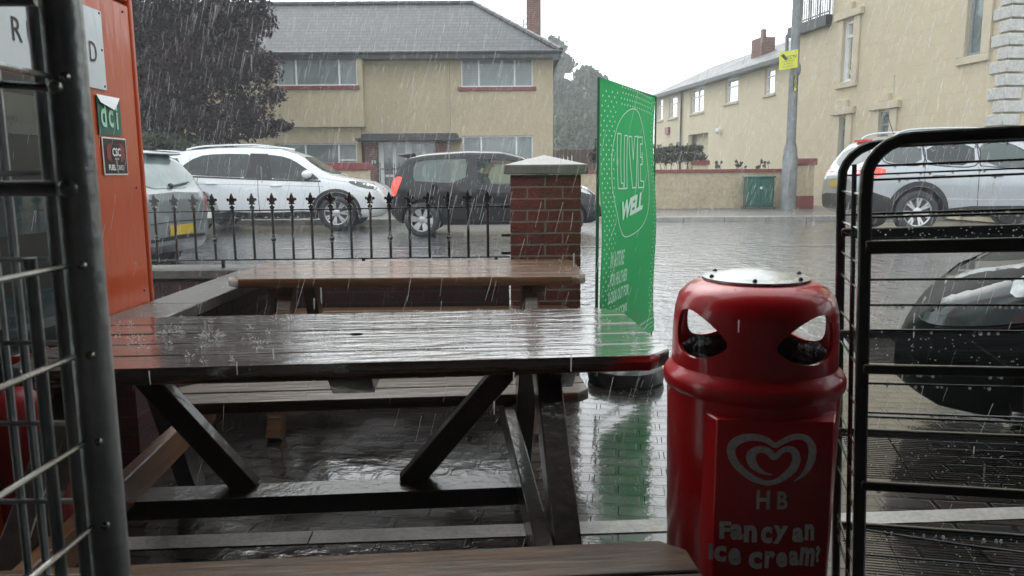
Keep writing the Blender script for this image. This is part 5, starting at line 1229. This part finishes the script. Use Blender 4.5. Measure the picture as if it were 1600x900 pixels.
text_mesh('FUEL',lambda a,b,t:TF(3.36+a,1.29+b,.0065+t),.06,.024,M['upvc'],'lettering',s2,bold=.04)
text_mesh('CARD',lambda a,b,t:TF(3.428+a,1.29+b,.0065+t),.056,.022,M['upvc'],'lettering',s2)
# ------------------------------------------------------------------ roll cage at left
cg=thing('gas_cage','galvanised steel mesh cage in the near left corner','cage',(-.7,.7,0))
XC=-.509
q=MB(); q.tube([(XC-.012,.93,0),(XC-.012,.93,2.1)],.0225,18); q.build('post',M['cage'],cg)
q=MB(); q.tube([(XC-.056,.965,0),(XC-.056,.965,2.1)],.016,14); q.build('post',M['cage'],cg)
q=MB(); q.tube([(-1.15,.98,0),(-1.15,.98,2.1)],.02,12); q.build('post',M['cage'],cg)
q=MB(); z=.16
while z<2.1:
    if abs(z-1.24)>.05: q.tube([(XC-.018,.20,z+.0),(XC-.018,.905,z)],.0035,7); q.ball((XC-.004,.912,z),.006,8,6)
    z+=.1095
for y in(.30,.42,.54,.66): q.tube([(XC-.024,y,0),(XC-.024,y,2.1)],.0035,7)
q.build('side_mesh',M['steel'],cg)
q=MB(); z=.16
while z<2.1: q.tube([(XC-.05,.985,z),(-1.15,.985,z)],.0035,7); z+=.1095
for x in(-.645,-.67,-.72,-.77,-.82,-.90): q.tube([(x,.992,0),(x,.992,2.1)],.0055 if x>-.7 else .004,7)
q.build('back_mesh',M['cage'],cg)
q=MB(); q.tube([(XC-.02,.925,1.237),(-.70,.94,1.237),(-1.15,.98,1.237)],.0095,12); q.ball((XC-.012,.915,1.237),.013,10,8); q.build('cross_tube',M['cage'],cg)
q=MB(); q.tube([(XC-.02,.915,1.352),(-.62,.90,1.358),(-1.0,.93,1.362)],.0045,8); q.ball((XC-.01,.90,1.352),.008,10,8); q.tube([(XC-.04,.93,1.452),(-1.0,.93,1.455)],.006,8); q.build('latch_rod',M['steel'],cg)
q=MB(); q.tube([(-.655,.95,1.06),(-.655,.95,2.1)],.010,10); q.tube([(-.605,.96,.0),(-.605,.96,1.15)],.008,10); q.build('hinge_rod',M['cage'],cg)
gs=thing('gas_cylinder','red gas cylinder with worn white lettering behind the mesh cage','gas cylinder',(-1.72,2.62,0))
q=MB(); q.lathe([(.13,0),(.15,.02),(.155,.06),(.155,.44),(.14,.50),(.10,.54),(.045,.56),(.04,.58),(.001,.58)],28,(-1.72,2.62,0)); q.build('body',M['gas'],gs)
q=MB(); q.lathe([(.085,.545),(.09,.65),(.084,.65),(.079,.545)],24,(-1.72,2.62,0),closed=True); q.build('collar',M['gas'],gs)
q=MB(); q.lathe([(.02,.57),(.02,.61),(.03,.615),(.03,.64),(.001,.64)],12,(-1.72,2.62,0)); q.build('valve',M['cage'],gs)
# ------------------------------------------------------------------ wire rack at right
ya=-R(15.6); RO_=Vector((.79,1.7,0)); ra=Vector((math.cos(ya),math.sin(ya),0)); rb=Vector((-math.sin(ya),math.cos(ya),0))
TLT=Matrix.Translation((.80,1.7,.92))@Matrix.Rotation(-R(2.2),4,rb)@Matrix.Translation((-.80,-1.7,-.92))
def RK(a,d,z): return (TLT@Vector((*(RO_+ra*a+rb*d).xy,z)))
rk=thing('wire_rack','dark metal tray rack with dripping wire shelves beside the red bin','rack',(1.1,1.75,0))
RW=.95; RD=.38; RT=1.318
def arch_pts(d):
    p=[RK(0,d,.06),RK(0,d,RT-.13)]
    p+= [RK(.09-.09*math.cos(t),d,RT-.09+.09*math.sin(t)) for t in[math.pi/2*k/6 for k in range(1,7)]]
    p+= [RK(RW-.09+.09*math.sin(t),d,RT-.09+.09*math.cos(t)) for t in[math.pi/2*k/6 for k in range(0,7)]]
    return p+[RK(RW,d,.06)]
def sqtube(mb,pts,w,dp):
    "flat section tube following pts, depth axis rb"
    D3=(TLT.to_3x3()@rb); vs=[];n=len(pts)
    for i,p in enumerate(pts):
        t=(pts[min(i+1,n-1)]-pts[max(i-1,0)]).normalized(); s=t.cross(D3).normalized()
        for a,b in((-1,-1),(1,-1),(1,1),(-1,1)): vs.append(p+s*a*w/2+D3*b*dp/2)
    fs=[]
    for i in range(n-1):
        for k in range(4): fs.append((i*4+k,i*4+(k+1)%4,(i+1)*4+(k+1)%4,(i+1)*4+k))
    fs+=[(3,2,1,0),tuple(range((n-1)*4,n*4))]; mb.add(vs,fs)
q=MB(); sqtube(q,arch_pts(0),.027,.022); q.build('front_frame',M['rack'],rk,bevel=.004)
q=MB(); sqtube(q,arch_pts(RD),.023,.02); q.build('rear_frame',M['rack'],rk,bevel=.004)
q=MB()
for z in(.24,.30,.44,.52,.60,.70,.80,.88,.98,1.04,1.12,1.20): q.tube([RK(.0,-.0,z),RK(.0,RD,z)],.0032,6)
q.tube([RK(0,RD*.42,.06),RK(0,RD*.42,RT-.05)],.006,8); q.build('side_rods',M['wire'],rk)
q=MB()
for z in(.24,.44,.60,.80,.98,1.12): q.tube([RK(RW,-.0,z),RK(RW,RD,z)],.0032,6)
q.tube([RK(RW,RD*.42,.06),RK(RW,RD*.42,RT-.05)],.006,8); q.build('side_rods',M['wire'],rk)
q=MB(); q.box((-.001,-.001,-.001),(.001,.001,.001))
dr=MB()
def drops(a0,a1,d,z,n,r=.0034):
    for _ in range(n):
        a=a0+(a1-a0)*random.random(); s=random.uniform(.45,1.15); dr.ball(RK(a,d,z)-Vector((0,0,.0045*s)),r*s,7,5,(1,1,1.35))
def wirerow(mb,zs,d,sag=0):
    for z in zs:
        mb.tube([RK(RW*k/8,d,z-sag*math.sin(math.pi*k/8)) for k in range(9)],.0028,7); drops(.02,.5,d,z,18)
q=MB()
wirerow(q,[1.262,1.232,1.158,1.150],0)
for z in(1.24,1.135): q.tube([RK(0,RD,z),RK(RW,RD,z)],.0026,6); drops(.02,.4,RD,z,8)
wirerow(q,[1.012,.955,.898],-.006); wirerow(q,[.775,.697],-.006); wirerow(q,[.690],.05); wirerow(q,[.425],-.006,.03); wirerow(q,[.36],.0)
q.build('retaining_wires',M['wire'],rk)
for z in(1.085,.81,.535,.262):
    q=MB(); h=.022
    q.bar(RK(.0,-.012,z),RK(RW,-.012,z),.014,h if z<1 else .03); q.bar(RK(0,RD-.02,z+.005),RK(RW,RD-.02,z+.005),.014,.022); sh=q.build('shelf',M['rack'],rk,bevel=.003)
    q=MB(); k=0; d=.012
    while d<RD-.03: q.tube([RK(.0,d,z+.010),RK(RW,d,z+.010)],.0014,5); d+=.014
    for a in(.12,.3,.48,.66,.84): q.tube([RK(a,0,z+.004),RK(a,RD-.02,z+.004)],.0028,6)
    q.build('tray_wires',M['wire'],sh)
    for _ in range(70):
        a=random.random()*.5; d=random.random()*(RD-.05); dr.ball(RK(a,d,z+.0135),random.uniform(.0009,.0019),6,4,(1.2,1.2,.8))
    drops(.02,.5,-.014,z-h/2+.004,14)
drops(.05,.5,0,RT-.018,16); drops(.05,.45,RD,RT-.016,8)
tag(dr.build('water_drops',M['drop'],rk,smooth=80,fixn=False),kind='stuff')
# ------------------------------------------------------------------ rain, canopy drips, splashes
rn=MB()
def streak(mb,p,L,r,dx,dy=0):
    d=Vector((dx,dy,-1)).normalized()*L; s=Vector((1,0,0))*r; f=Vector((.2,.9,0))*r
    mb.add([p-s,p+s*.8-f*.5,p+f,p+d-s*.6,p+d+s*.5-f*.4,p+d+f*.6],[(0,1,4,3),(1,2,5,4),(2,0,3,5)])
for _ in range(12500):
    y=2.4+20*random.random()**1.0; x=random.uniform(-1,1)*(.74*y+.6); z=random.uniform(.1,1.25+.30*y)
    L=min(random.lognormvariate(-2.7,.55),.22)*(1 if y<8 else 1.15); g=random.gauss(0,.05)
    streak(rn,Vector((x,y,z)),L,random.uniform(.0005,.0011)*(1+y*.09),-.24+g,random.uniform(-.08,.08))
tag(rn.build('rain',M['rain'],smooth=0,fixn=False),kind='stuff')
dp_=MB()
for _ in range(70):
    y=random.uniform(1.6,2.1); x=random.uniform(-1.5,1.6); z=random.uniform(.4,1.9); streak(dp_,Vector((x,y,z)),random.uniform(.025,.045),.0022,random.uniform(-.03,.03))
tag(dp_.build('canopy_drips',M['rain'],smooth=0,fixn=False),kind='stuff')
sp=MB()
def splash(c,n,R0,h):
    for _ in range(n):
        a=random.uniform(0,6.283); e=random.random(); rr=R0*(.3+.7*e); c2=Vector(c)
        t=c2+Vector((math.cos(a)*rr,math.sin(a)*rr,h*random.uniform(.2,1)*(1.2-e)))
        b=c2+(t-c2)*random.uniform(.3,.8); w=random.uniform(.0003,.0008)
        q_=Vector((-math.sin(a),math.cos(a),0))*w; sp.add([b-q_,b+q_,t+Vector((0,0,w)),t-Vector((0,0,w))],[(0,1,2,3)])
        if random.random()<.7: sp.ball(t,random.uniform(.0006,.0014),5,4)
ct=math.cos(R(4.6)); st_=math.sin(R(4.6))
def ontab(a,b): return Vector((-.47+a*ct-b*st_,2.395+a*st_+b*ct,.751))
for c_,n,r_,h in((ontab(-.47,-.02),70,.05,.035),(ontab(-.10,-.14),80,.06,.045),(ontab(-.27,.22),50,.05,.03),(ontab(.13,.2),40,.04,.03),(ontab(-.62,.05),50,.05,.03)): splash(c_,n,r_,h)
for _ in range(75): splash(ontab(random.uniform(-.87,.85),random.uniform(-.36,.37)),14,random.uniform(.01,.026),.022)
for _ in range(45): splash(Vector((random.uniform(-1.35,.33),random.uniform(3.78,4.45),.751)),8,.018,.025)
for _ in range(40): splash(Vector((random.uniform(-3,.0),4.97,.663)),8,.02,.03)
for _ in range(25): splash(Vector((random.uniform(-1.7,-1.5),random.uniform(3,4.7),.663)),8,.02,.03)
for _ in range(1300):
    y=random.uniform(5.3,14); splash(Vector((random.uniform(-.5*y,.7*y),y,.02 if y<6 else .17)),5,.02+.002*y,.03+.003*y)
for _ in range(200):
    y=random.uniform(2.9,5); splash(Vector((random.uniform(-.4,2.2),y,.002)),6,.02,.025)
tag(sp.build('rain_splashes',M['spray'],smooth=0,fixn=False),kind='stuff')
# ------------------------------------------------------------------ rainy air
hz=MB(); hz.box((-75,-9,-2),(75,130,32)); hm=bpy.data.materials.new('rainy_air'); hm.use_nodes=True; n=hm.node_tree.nodes; n.remove(n['Principled BSDF'])
pv=n.new('ShaderNodeVolumePrincipled'); pv.inputs['Color'].default_value=(.92,.95,.97,1); pv.inputs['Density'].default_value=.0036; hm.node_tree.links.new(pv.outputs[0],n['Material Output'].inputs['Volume'])
tag(hz.build('haze',hm,smooth=0),kind='stuff')
